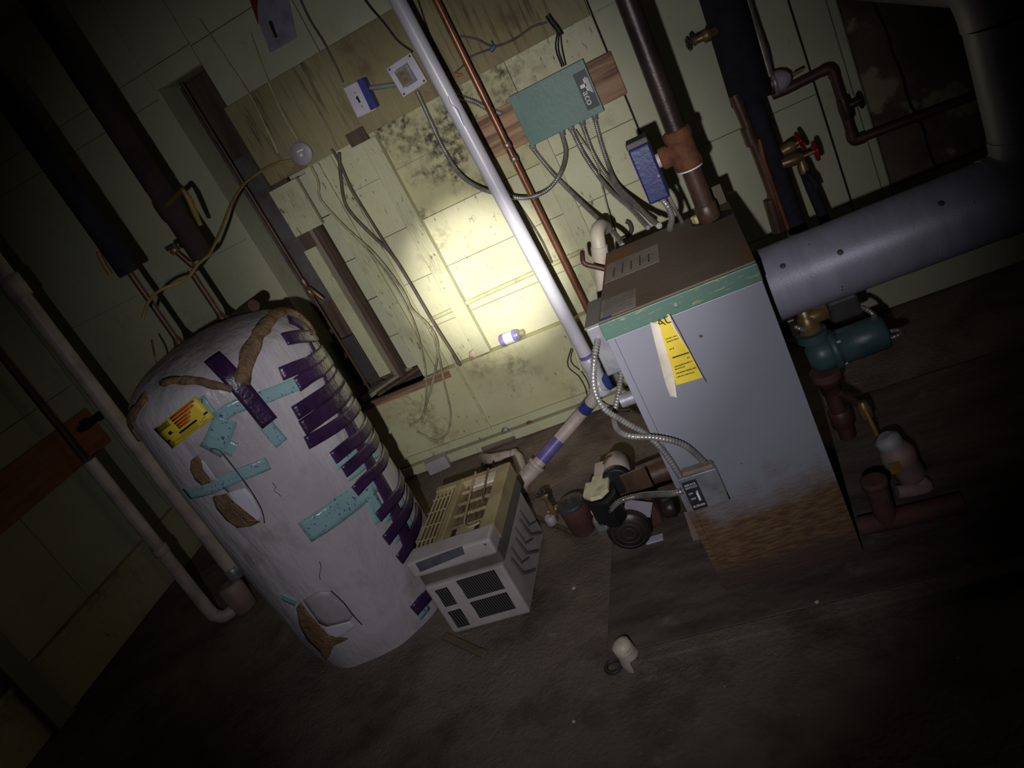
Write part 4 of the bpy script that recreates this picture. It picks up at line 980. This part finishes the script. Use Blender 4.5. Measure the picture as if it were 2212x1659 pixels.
# ================================================================== FLUE
FY, FZ, FR = 2.08, .778, .103
t = thing('flue_pipe', 'large grey metal flue pipe leaving the boiler side and turning back to the chimney', 'flue', (.4, FY, FZ - FR))
obj('horizontal_run', MB().tube([(.040, FY, FZ), (.046, FY, FZ), (.64, FY, FZ)], [FR * .97, FR, FR], 40), 'flue_paint', t)
ex, rad_ = .66, .10
arc1 = [Vector((.64 + .11 * math.sin(a), FY, FZ + .11 * (1 - math.cos(a)))) for a in [math.pi / 2 * i / 8 for i in range(9)]]
obj('elbow', MB().tube([Vector((.62, FY, FZ))] + arc1 + [Vector((.75, FY, FZ + .14))], FR + .003, 36), 'flue_paint', t)
obj('vertical_run', MB().cyl((.75, FY, FZ + .10), (.75, FY, 1.19), FR, 36), 'flue_paint', t)
arc2 = [Vector((.75, FY + .12 * (1 - math.cos(a)), 1.19 + .12 * math.sin(a))) for a in [math.pi / 2 * i / 8 for i in range(9)]]
obj('upper_elbow', MB().tube(arc2, FR + .003, 36), 'flue_paint', t)
obj('rear_run', MB().cyl((.75, FY + .11, 1.31), (.75, WY - .027, 1.33), FR, 36), 'flue_paint', t)
for (x, z) in ((1690, 570), (1815, 545), (2035, 432)):
    q = PY(x, z, FY - .09); 
    n_ = (q - Vector((q.x, FY, FZ))); n_.x = 0; n_.normalize(); q = Vector((q.x, FY, FZ)) + n_ * (FR + .0005)
    obj('chip_mark', MB().lathe(q, n_, [(.008, 0), (.006, .0008), (.001, .001)], 9), 'dark_grey', t)

# ================================================================== RIGHT-HAND PIPES
IY = 2.85
i0, i1, i2, i3 = PY(1560, 0, IY), PY(1624, 218, IY), PY(1648, 290, IY - .02), PY(1718, 486, IY - .02)
t = thing('insulated_main', 'thick black foam-insulated pipe behind the flue on the right', 'pipe', (i3.x, IY, .3))
u = (i0 - i1).normalized()
obj('insulation', MB().tube([i1, i1 + u * .004, i1 + u * ((2.72 - i1.z) / u.z)], [.060, .068, .068], 24), 'insulation_black', t)
ul = (i2 - i3).normalized()
obj('lower_insulation', MB().tube([i3 - ul * .5, i2 + ul * .15], .037, 20), 'insulation_black', t)
obj('tape_end', MB().tube([i3 - ul * .03, i3 - ul * .02], .038, 20), 'tape_silver', t)
t = thing('copper_return', 'fat brown copper pipe left of the black insulated main', 'pipe', PY(1690, 505, IY - .05))
pts = pyl([(1585, 205), (1608, 258), (1640, 340), (1668, 415), (1688, 500)], IY - .05)
obj('pipe', MB().tube(pts, .0185, 16), 'copper_dark', t)
for a_, b_ in (((1612, 275), (1626, 312)), ((1662, 430), (1682, 500))): obj('coupling', MB().tube(pyl([a_, ((a_[0] + b_[0]) / 2, (a_[1] + b_[1]) / 2), b_], IY - .05), .0225, 16), 'copper_dark', t)
o = obj('copper_tube', MB().tube(pyl([(1640, 300), (1650, 345), (1668, 395), (1706, 505)], IY - .075), .0075, 10), 'copper'); tag(o, 'slim orange copper tube in front of the insulated main', 'pipe')
def handwheel(c, ax_, r, mat, name, par):
    ax_ = Vector(ax_).normalized(); u_ = ax_.orthogonal().normalized(); v_ = ax_.cross(u_); m = MB()
    n_ = 30
    ring = [Vector(c) + (u_ * math.cos(2 * math.pi * k / n_) + v_ * math.sin(2 * math.pi * k / n_)) * r * (1 + .06 * math.cos(6 * 2 * math.pi * k / n_)) for k in range(n_ + 1)]
    m.tube(ring, r * .22, 8, False); m.lathe(c, ax_, [(r * .3, -.005), (r * .34, 0), (r * .3, .006)], 12)
    for k in range(4): a_ = math.pi / 2 * k; m.cyl(Vector(c), Vector(c) + (u_ * math.cos(a_) + v_ * math.sin(a_)) * r, r * .13, 6)
    return obj(name, m, mat, par)
for i, (body0, body1, wh, lab_) in enumerate((((1700, 322), (1718, 312), (1728, 305), 'upper red-wheeled brass valve beside the insulated main'), ((1702, 350), (1735, 338), (1762, 326), 'lower red-wheeled brass valve beside the insulated main'))):
    yv = IY - .03 - .02 * i
    P0, P1, P2 = PY(*body0, yv), PY(*body1, yv), PY(*wh, yv)
    t = thing('gate_valve', lab_, 'valve', P0, 'red-wheeled valves')
    obj('body', MB().lathe(P0, P1 - P0, [(.016, -.02), (.020, 0), (.021, (P1 - P0).length * .6), (.014, (P1 - P0).length)], 14), 'brass', t)
    obj('stem', MB().cyl(P1, P2, .007, 10), 'brass', t)
    handwheel(P2, P2 - P0, .030, 'red_paint', 'handwheel', t)
    if i: obj('outlet', MB().lathe(P1 - (P1 - P0) * .2, PY(1745, 372, yv) - P1, [(.013, 0), (.014, .02), (.019, .03), (.019, .055)], 12), 'brass', t)
o = obj('insulated_tube', MB().tube(pyl([(1738, 368), (1752, 405), (1775, 460), (1790, 500)], IY - .05), .019, 14), 'insulation_black'); tag(o, 'short black insulated pipe below the lower red valve', 'pipe')
o = obj('foam_fork', MB().tube(pyl([(1742, 375), (1758, 392), (1764, 408)], IY - .07), .012, 10), 'insulation_black'); tag(o, 'torn black foam flap beside the short insulated pipe', 'foam')
# drain cock on the left of the main
P0, P1, P2 = PY(1535, 72, IY - .04), PY(1508, 84, IY - .05), PY(1488, 94, IY - .06)
t = thing('drain_cock', 'small brass drain cock on the left of the thick insulated main', 'valve', P0)
obj('body', MB().lathe(P0 + (P0 - P1) * .6, P2 - P0, [(.017, 0), (.017, .03), (.022, .034), (.022, .05), (.013, .056), (.013, .09)], 12), 'brass', t)
handwheel(P2, P2 - P0, .020, 'iron_dark', 'knob', t)
# regulator fed by a taped pipe
t = thing('pressure_regulator', 'bell-shaped pressure regulator right of the insulated main', 'valve', PY(1690, 170, 3.05))
ra, rb = PY(1668, 182, 3.05), PY(1712, 162, 3.05); ax_ = rb - ra
obj('body', MB().lathe(ra, ax_, [(.030, -.03), (.036, -.01), (.036, 0)], 20), 'copper_dark', t)
obj('flange', MB().lathe(ra, ax_, [(.042, 0), (.045, .003), (.045, .012), (.042, .015)], 22), 'galvanised', t)
obj('bell', MB().lathe(ra + ax_.normalized() * .014, ax_, [(.040, 0), (.038, .02), (.028, .04), (.012, .052)], 20), 'cover_grey', t)
obj('adjusting_screw', MB().cyl(rb, PY(1734, 150, 3.05), .006, 10), 'brass', t)
o = obj('taped_pipe', MB().tube(pyl([(1606, -40), (1618, 20), (1632, 70), (1648, 115), (1662, 165)], 3.02), [.012, .015, .019, .019, .014], 12), 'tape_silver'); tag(o, 'silver-taped pipe feeding the bell-shaped regulator', 'pipe')
# copper loop with its valve
t = thing('copper_loop', 'dark copper pipe zigzagging over the painted boards to the chimney', 'pipe', PY(1840, 300, 3.18))
lp = pyl([(1668, 206), (1700, 193), (1775, 155)], 3.18); e1 = pyl([(1775, 155), (1788, 149), (1797, 152), (1803, 166)], 3.18)
obj('upper_run', MB().tube(lp, .0185, 14), 'copper_red', t)
obj('elbow', MB().tube(spline(e1, .008), .021, 14), 'copper_red', t)
obj('drop', MB().tube(pyl([(1803, 166), (1818, 215), (1840, 292)], 3.18), .0185, 14), 'copper_red', t)
obj('elbow', MB().tube(spline(pyl([(1838, 284), (1842, 300), (1850, 303), (1868, 296)], 3.18), .008), .021, 14), 'copper_red', t)
obj('lower_run', MB().tube(pyl([(1868, 296), (1950, 265), (2110, 205)], 3.18), .0165, 14), 'copper_red', t)
v0 = PY(1826, 232, 3.18); v1 = PY(1858, 217, 3.16)
obj('valve_body', MB().tube(pyl([(1819, 212), (1827, 235), (1833, 256)], 3.18), [.023, .027, .023], 14).lathe(v0, v1 - v0, [(.018, 0), (.016, .03), (.014, (v1 - v0).length)], 12), 'iron_dark', t)
handwheel(v1, v1 - v0, .026, 'iron_dark', 'valve_knob', t)

# ================================================================== CIRCULATOR AND FLOOR PIPES, RIGHT OF BOILER
CYY = 2.30
pc = PY(1800, 755, CYY); pr = PY(1895, 735, CYY)
t = thing('circulator_pump', 'teal circulator pump with a cylindrical motor below the flue', 'pump', Vector((pc.x, CYY, pc.z - .1)))
ax_ = Vector((1, 0, .02)).normalized()
obj('motor', MB().lathe(pc + ax_ * .02, ax_, [(.050, 0), (.056, .004), (.056, .13), (.050, .14), (.03, .142)], 24), 'teal_enamel', t)
obj('flange', MB().lathe(pc - ax_ * .01, ax_, [(.055, 0), (.066, .004), (.066, .02), (.06, .024), (.056, .032)], 24), 'teal_enamel', t)
obj('volute', MB().lathe(pc - ax_ * .08, ax_, [(.03, 0), (.055, .02), (.058, .05), (.052, .072)], 24), 'teal_enamel', t)
for s_ in (-1, 1): obj('pipe_flange', MB().cyl((pc.x - .045, CYY, pc.z + s_ * .085), (pc.x - .045, CYY, pc.z + s_ * .060), .048, 20), 'red_dark' if s_ < 0 else 'teal_enamel', t)
for k in range(4):
    a_ = math.pi / 4 + k * math.pi / 2; c_ = pc + Vector((.012, math.cos(a_) * .056, math.sin(a_) * .056)); obj('bolt', MB().cyl(c_, c_ + ax_ * .012, .006, 6), 'galvanised', t)
px0 = pc.x - .045
o = obj('return_pipe', MB().cyl((px0, CYY, pc.z - .10), (px0, CYY, .09), .026, 18).lathe((px0, CYY, pc.z - .09), -Z_, [(.040, 0), (.040, .015), (.032, .02), (.032, .05), (.027, .055)], 18).lathe((px0, CYY, .20), -Z_, [(.032, 0), (.036, .004), (.036, .06), (.030, .065)], 18), 'copper_red'); tag(o, 'dark red pipe dropping from the teal pump towards the floor', 'pipe')
zv = thing('zone_valve', 'brass zone valve with a grey motor head above the teal pump', 'valve', (px0, CYY, pc.z + .085))
obj('body', MB().lathe((px0, CYY, pc.z + .088), Z_, [(.036, 0), (.040, .006), (.030, .03), (.030, .05), (.022, .055), (.022, .10), (.018, .12)], 18).lathe((px0, CYY, pc.z + .13), ax_, [(.024, 0), (.024, .06), (.028, .062), (.028, .08)], 16), 'brass', zv)
obj('head', MB().mm((px0 + .065, CYY - .045, pc.z + .10), (px0 + .155, CYY + .045, pc.z + .175)), 'dark_grey', zv, bevel=.01)
obj('side_box', MB().mm((px0 - .09, CYY - .03, pc.z + .10), (px0 - .03, CYY + .04, pc.z + .16)), 'iron_dark', zv, bevel=.006)
o = obj('boiler_return', MB().cyl((px0, CYY, pc.z + .20), (px0, CYY, FZ + .0), .02, 14), 'copper_dark'); tag(o, 'copper pipe between the zone valve and the flue', 'pipe')
conduit([PY(1748, 716, CYY - .02), PY(1728, 710, CYY - .03), PY(1714, 703, CYY - .02), PY(1706, 696, CYY + .03)], 'short silver conduit left of the brass zone valve', .008)
conduit([PY(1862, 664, CYY - .03), PY(1878, 672, CYY - .05), PY(1890, 684, CYY - .05), PY(1888, 690, CYY)], 'short silver conduit right of the zone valve head', .008)
conduit([pr + Vector((.012, -.02, 0)), PY(1925, 730, CYY - .03), PY(1948, 720, CYY - .02), PY(1940, 714, CYY + .05), PY(1905, 718, CYY + .08)], 'short silver conduit at the end of the teal pump motor', .008)
rx = PZ(1965, 1000, .12)
t = thing('backflow_preventer', 'grey-pink valve body with a yellow tag on the floor right of the boiler', 'valve', (rx.x, rx.y, .0))
obj('body', MB().lathe((rx.x, rx.y, .06), (-.25, .1, 1), [(.030, 0), (.042, .015), (.045, .07), (.050, .075), (.050, .10), (.040, .125), (.02, .14)], 18), 'pink_plastic', t)
obj('cap', MB().lathe((rx.x - .03, rx.y + .015, .185), (-.25, .1, 1), [(.034, 0), (.038, .006), (.036, .03), (.02, .04)], 16), 'cover_grey', t)
obj('tag', MB().box((rx.x - .045, rx.y - .045, .15), (.03, .004, .035)), 'yellow_handle', t)
obj('outlet', MB().tube(spline([(rx.x, rx.y, .07), (rx.x + .02, rx.y - .02, .035), (rx.x - .06, rx.y - .03, .055)], .01), .02, 12), 'pink_plastic', t)
t = thing('floor_pipe', 'pinkish pipe lying on the floor right of the boiler with a short stub', 'pipe', PZ(1950, 1120, 0))
fa, fb = PZ(1856, 1138, .065), PZ(2080, 1085, .065)
obj('run', MB().cyl(fa, fb, .028, 16), 'red_dark', t)
fs = fa + (fb - fa) * .28
obj('stub', MB().cyl(fs, fs + Z_ * .14, .030, 18), 'red_dark', t); obj('stub_rim', MB().lathe(fs + Z_ * .125, Z_, [(.031, 0), (.036, .002), (.036, .02), (.030, .022)], 18), 'red_dark', t)
m = MB(); q0, q1 = PY(1866, 880, 2.2), PY(1898, 948, 2.16)
t = thing('lever_valve', 'small ball valve with a yellow lever below the teal pump', 'valve', q1)
obj('elbow', MB().tube(spline([(px0, CYY, q0.z + .03), (px0 + .03, CYY - .03, q0.z + .02), q0], .01), .012, 10), 'copper_red', t)
obj('body', MB().lathe(q0, (0, -.2, -1), [(.014, -.02), (.02, 0), (.02, .03), (.014, .04)], 12), 'brass', t)
obj('lever', MB().tube([q0 + Vector((0, -.025, 0)), q0 * .5 + q1 * .5 + Vector((0, -.03, 0)), q1], .007, 8), 'yellow_handle', t)

# ================================================================== BURNER
bn = thing('oil_burner', 'dark oil burner with a cream-lidded black control beside the boiler', 'burner', (-.58, 2.16, .034))
mc = Vector((-.600, 2.10, .125))
fr_ = PZ(1362, 1168, .105); mc = Vector((fr_.x, fr_.y + .10, .118))
obj('motor', MB().lathe((mc.x, mc.y, mc.z), (0, -1, 0), [(.072, -.02), (.076, -.01), (.076, .06), (.070, .072), (.02, .078), (.001, .078)], 30), 'iron_dark', bn)
for k in range(3): obj('motor_ring', MB()._lathe(Vector((mc.x, mc.y - .078 + .0, mc.z)), Vector((0, -1, 0)), [(.018 + k * .018, .0), (.020 + k * .018, .002), (.022 + k * .018, .0)], 28, True), 'dark_grey', bn)
obj('fan_housing', MB().lathe((mc.x, mc.y + .12, mc.z + .02), (0, -1, 0), [(.085, 0), (.10, .01), (.10, .09), (.085, .10)], 34), 'iron_brown', bn)
obj('housing_collar', MB().lathe((mc.x, mc.y + .03, mc.z + .01), (0, -1, 0), [(.075, 0), (.08, .004), (.08, .03), (.07, .035)], 30), 'iron_dark', bn)
obj('blower_scroll', MB().mm((mc.x - .02, mc.y + .02, .034), (mc.x + .10, mc.y + .16, mc.z + .06)), 'red_dark', bn, bevel=.02)
obj('fuel_pump', MB().lathe((mc.x + .12, mc.y + .02, mc.z - .01), (1, -.2, 0), [(.03, 0), (.036, .006), (.036, .04), (.025, .05)], 16), 'iron_dark', bn)
obj('air_tube', MB().cyl((mc.x + .06, mc.y + .16, mc.z + .04), (BX0 - .001, mc.y + .17, mc.z + .05), .05, 22), 'iron_brown', bn)
obj('mounting_flange', MB().mm((BX0 - .06, mc.y + .10, .06), (BX0 - .045, mc.y + .27, .25)), 'red_dark', bn, bevel=.004)
obj('base_shim', MB().mm((mc.x + .03, mc.y - .05, .034), (mc.x + .09, mc.y - .02, .04)), 'steel_white', bn)
obj('base_bracket', MB().mm((mc.x - .05, mc.y - .02, .034), (mc.x + .05, mc.y + .02, mc.z - .05)), 'iron_dark', bn, bevel=.003)
# control box with cream cap
lc = [PZ(x, y, .285) for x, y in ((1262, 1078), (1268, 1050), (1280, 1048), (1283, 1036), (1318, 1030), (1316, 1062), (1300, 1078), (1278, 1084))]
cbx = [PZ(x, y, .285) for x, y in ((1276, 1084), (1318, 1030), (1330, 1055), (1300, 1082))]
obj('control_base', MB().prism([p + Vector((0, 0, -.005)) for p in [PZ(x, y, .285) for x, y in ((1264, 1080), (1270, 1048), (1320, 1028), (1330, 1062), (1312, 1086), (1280, 1088))]], (0, 0, -.10)), 'black_plastic', bn, bevel=.003)
obj('control_cap', MB().prism(lc, (0, 0, .014)), 'cream_dirty', bn, bevel=.002)
tcx = PZ(1328, 1010, .29); obj('transformer', MB().lathe(tcx + Vector((0, .07, -.02)), (0, -1, 0), [(.040, 0), (.046, .004), (.046, .10), (.040, .105)], 24).mm((tcx.x - .075, tcx.y - .02, tcx.z - .07), (tcx.x - .01, tcx.y + .06, tcx.z + .005)), 'pvc_dirty', bn)
obj('rust_streak', MB().lathe(tcx + Vector((-.006, .05, -.02)), (0, -1, 0), [(.0464, 0), (.0467, .002), (.0467, .012), (.0464, .014)], 24), 'iron_rust', bn)
obj('transformer_strap', MB().lathe(tcx + Vector((0, -.03, -.02)), (0, -1, 0), [(.046, 0), (.050, .002), (.050, .03), (.046, .032)], 24), 'black_plastic', bn)
obj('ignition_plate', MB().box(PZ(1375, 1040, .25), (.09, .004, .09), Matrix.Rotation(.15, 3, 'Z')), 'iron_brown', bn, bevel=.002)
obj('paper_tag', MB().box(PZ(1368, 1052, .22), (.055, .004, .03), Matrix.Rotation(.3, 3, 'Y')), 'paper_white', bn)
obj('side_plate', MB().box(PZ(1378, 1098, .18), (.09, .004, .06), Matrix.Rotation(.5, 3, 'Y')), 'cover_grey', bn)
jb = PZ(1315, 1122, .17)
obj('junction_box', MB().box(jb, (.10, .05, .055)), 'galvanised', bn, bevel=.008)
obj('wiring_paper', MB().box(jb + Vector((-.02, .02, .035)), (.06, .02, .02)), 'paper_white', bn, bevel=.004)
conduit([Vector((sxa, BY0 - .022, (sza + szb) / 2 + .0)), PY(1452, 1066, BY0 - .02), PY(1425, 1067, BY0 + .06), PZ(1385, 1070, .285), PZ(1345, 1080, .28), PZ(1322, 1098, .255), PZ(1313, 1118, .21), PZ(1311, 1132, .185)], 'silver flexible conduit from the service switch over the burner', .0095)
obj('conduit_clip', MB().lathe(PZ(1311, 1135, .18), (0, -.3, 1), [(.014, 0), (.014, .012), (.011, .014)], 12), 'galvanised', bn)
# oil filter
oc = PZ(1262, 1160, 0.0); oc = Vector((oc.x, oc.y + .045, .0))
t = thing('oil_filter', 'dull red oil filter canister standing left of the burner', 'filter', oc)
obj('canister', MB().lathe(oc, Z_, [(.044, 0), (.050, .006), (.056, .115), (.056, .125)], 24), 'red_dark', t)
obj('lid', MB().lathe(oc + Z_ * .125, Z_, [(.059, 0), (.059, .010), (.050, .016), (.02, .018), (.016, .028), (.002, .029)], 24), 'dark_grey', t)
vb = oc + Vector((-.075, -.01, .130))
obj('brass_valve', MB().cyl(oc + Vector((-.05, 0, .130)), vb + Vector((-.02, 0, 0)), .012, 12).lathe(vb, Z_, [(.012, -.02), (.014, 0), (.010, .03), (.010, .06), (.014, .062), (.014, .07)], 12), 'brass', t)
obj('sight_bowl', MB().lathe(vb + Vector((-.02, -.01, -.05)), Z_, [(.015, 0), (.022, .006), (.022, .035), (.016, .04)], 16), 'cover_grey', t)
handwheel(vb + Vector((-.01, .0, .085)), (0, .1, 1), .018, 'black_plastic', 'valve_handle', t)

# ================================================================== AIR CONDITIONER
AX0, AX1, AY0, AY1, AZ = -1.355, -1.030, 1.965, 2.43, .345
ac = thing('air_conditioner', 'beige window air conditioner standing on the floor with its grille facing up', 'air conditioner', ((AX0 + AX1) / 2, (AY0 + AY1) / 2, 0))
obj('case', MB().mm((AX0 + .008, AY0 + .004, .004), (AX1 - .010, AY1 - .015, .225)), 'ac_case', ac, bevel=.008)
obj('upper_case', MB().mm((AX0 + .004, AY0 + .022, .222), (AX1 - .004, AY1, .285)), 'ac_grey', ac, bevel=.006)
bz = .278
obj('bezel_front', MB().mm((AX0, AY0 - .004, bz), (AX1 + .002, AY0 + .085, AZ)), 'ac_case', ac, bevel=.01)
obj('display_strip', MB().prism([PY(x, y, AY0 - .005) for x, y in ((897, 1217), (998, 1180), (1004, 1197), (908, 1236))], (0, .001, 0)), 'display_grey', ac)
obj('bezel_rail', MB().mm((AX1 - .052, AY0 + .08, bz), (AX1 + .002, AY1 + .004, AZ - .002)), 'ac_beige', ac, bevel=.004)
obj('bezel_rail', MB().mm((AX0, AY1 - .03, bz), (AX1 + .0, AY1 + .004, AZ - .004)), 'ac_beige', ac, bevel=.004)
obj('bezel_rail', MB().mm((AX0 + .095, AY0 + .08, bz), (AX0 + .125, AY1, AZ - .002)), 'ac_beige', ac, bevel=.004)
obj('control_shelf', MB().mm((AX0 + .12, AY0 + .08, bz + .02), (AX1 - .05, AY0 + .145, AZ - .012)), 'ac_beige', ac, bevel=.004)
for dx in (.15, .245): obj('vent_slot', MB().mm((AX0 + dx, AY0 + .098, AZ - .0125), (AX0 + dx + .018, AY0 + .132, AZ - .010)), 'ink', ac)
obj('filter_bed', MB().mm((AX0 + .12, AY0 + .14, bz), (AX1 - .05, AY1 - .02, AZ - .035)), 'ac_fin', ac)
for k in range(6): xx = AX0 + .135 + k * .024; obj('filter_rib', MB().mm((xx, AY0 + .145, AZ - .036), (xx + .010, AY1 - .03, AZ - .028)), 'ac_fin', ac)
for k in range(4): yy = AY0 + .16 + k * .075; obj('cross_rib', MB().mm((AX0 + .125, yy, AZ - .030), (AX1 - .052, yy + .004, AZ - .018)), 'ac_beige', ac)
obj('filter_paper', MB().mm((AX0 + .16, AY1 - .075, AZ - .03), (AX1 - .055, AY1 - .032, AZ - .012)), 'paper_white', ac, bevel=.002)
for k in range(5): xx = AX0 + .006 + k * .0175; obj('louvre', MB().box((xx + .006, AY0 + .25, AZ - .016), (.006, .325, .028), Matrix.Rotation(.5, 3, 'Y')), 'ac_beige', ac, bevel=.001)
for j in range(4):
    yy = AY0 + .12 + j * .085; obj('louvre_link', MB().cyl((AX0 + .006, yy, AZ - .006), (AX0 + .09, yy, AZ - .006), .003, 6), 'ac_beige', ac)
obj('louvre_bed', MB().mm((AX0 + .002, AY0 + .08, bz), (AX0 + .10, AY1 - .03, AZ - .035)), 'ac_fin', ac)
obj('power_cord', wire(MB(), [(AX0 + .18, AY1, AZ + .004), (AX0 + .185, AY1 - .12, AZ + .002), (AX0 + .195, AY0 + .20, AZ), (AX0 + .205, AY0 + .13, AZ + .002), (AX0 + .235, AY0 + .092, AZ + .006), (AX0 + .275, AY0 + .10, AZ + .006)], .0042), 'ac_beige', ac)
obj('power_cord', wire(MB(), [(AX0 + .235, AY1, AZ + .002), (AX0 + .238, AY1 - .08, AZ - .002), (AX0 + .24, AY1 - .2, AZ - .016)], .004), 'ac_fin', ac)
# vents in the lower face (dark openings with fins)
def fz(x, y): return PY(x, y, AY0 + .004)
for qd in (((943, 1275), (968, 1267), (985, 1303), (960, 1313)), ((991, 1258), (1066, 1226), (1088, 1268), (1010, 1297)), ((970, 1322), (996, 1313), (1013, 1348), (988, 1358)), ((1017, 1305), (1092, 1275), (1113, 1310), (1040, 1338))):
    P4 = [fz(x, y) for x, y in qd]; xa_, xb_ = (P4[0].x + P4[3].x) / 2, (P4[1].x + P4[2].x) / 2; zb_, za_ = (P4[0].z + P4[1].z) / 2, (P4[2].z + P4[3].z) / 2
    vo = obj('vent_opening', MB().mm((xa_, AY0 + .0028, za_), (xb_, AY0 + .0042, zb_)), 'ink', ac)
    n_ = max(4, int((xb_ - xa_) / .0085))
    for k in range(n_):
        xx = xa_ + (k + .5) * (xb_ - xa_) / n_; obj('vent_fin', MB().box((xx, AY0 + .0015, (za_ + zb_) / 2), (.0018, .003, zb_ - za_), Matrix.Rotation(-.12, 3, 'Y')), 'fin_grey', vo)
for k, (ya, yb) in enumerate(((.08, .16), (.19, .27), (.30, .38))):
    obj('side_rib', MB().tube([(AX1 - .010, AY0 + ya, .19), (AX1 - .008, AY0 + ya + .02, .10), (AX1 - .010, AY0 + yb + .04, .03)], .007, 8), 'ac_grey', ac)
    obj('side_rib', MB().tube([(AX1 - .010, AY0 + ya + .045, .20), (AX1 - .008, AY0 + ya + .055, .12), (AX1 - .010, AY0 + yb + .05, .08)], .005, 8), 'ac_grey', ac)
obj('screw', MB().lathe((AX1 - .02, AY0 - .004, bz + .05), (0, -1, 0), [(.004, 0), (.004, .001), (.001, .002)], 8), 'dark_grey', ac)

# ================================================================== FLOOR CLUTTER
def stick(a, b, w_, h, mat, label, name='wood_scrap', cat='wood scrap'):
    p, q = PZ(*a, .012), PZ(*b, .012); d = q - p; ang = math.atan2(d.y, d.x)
    o = obj(name, MB().box((p + q) / 2 + Z_ * (h / 2 - .010), (d.length, w_, h), Matrix.Rotation(ang, 3, 'Z')), mat, bevel=.002); return tag(o, label, cat)
stick((958, 1372), (1046, 1412), .028, .012, 'wood_stick', 'thin wood scrap on the floor in front of the air conditioner')
stick((1148, 1112), (1240, 1152), .016, .012, 'wood_brown', 'thin dark stick on the floor between the air conditioner and the red canister')
cp = PZ(1362, 1418, .03)
t = thing('pipe_stub', 'white plastic pipe stub standing at the corner of the boiler pad', 'pipe stub', (cp.x, cp.y, 0))
obj('stub', MB().lathe((cp.x, cp.y, 0), (-.1, 0, 1), [(.034, 0), (.034, .03), (.030, .034), (.028, .07), (.024, .075)], 20), 'pvc_dirty', t)
obj('cap', MB().lathe((cp.x - .006, cp.y, .055), (-.2, .1, 1), [(.029, 0), (.030, .004), (.028, .03), (.012, .036), (.001, .036)], 20), 'pvc_cream', t)
rg = PZ(1325, 1440, .01)
m = MB(); m.tube([rg + Vector((math.cos(a_) * .024, math.sin(a_) * .024, .0)) for a_ in [2 * math.pi * k / 24 for k in range(25)]], .006, 8, False)
o = obj('metal_ring', m, 'dark_grey'); tag(o, 'small dark ring on the floor beside the white pipe stub', 'ring')
for i, (px_, s_, lb) in enumerate((((1765, 1302), .006, 'tiny white pebble on the pad in front of the boiler'), ((1240, 1272), .007, 'tiny pale pebble on the floor left of the pad'), ((1240, 1560), .005, 'tiny pale pebble on the bare floor near the bottom edge'))):
    q = PZ(*px_, .04 if i == 0 else 0); o = lump('pebble', (q.x, q.y, q.z + s_ * .5), (s_, s_, s_ * .7), 'lump', i); tag(o, lb, 'pebble')
q = PZ(1508, 1165, .034)
o = obj('paper_strip', MB().box((q.x, q.y, .09), (.022, .004, .12), Matrix.Rotation(.1, 3, 'Y')), 'pink_plastic', bevel=.001); tag(o, 'pale strip leaning by the lower left edge of the boiler', 'strip')
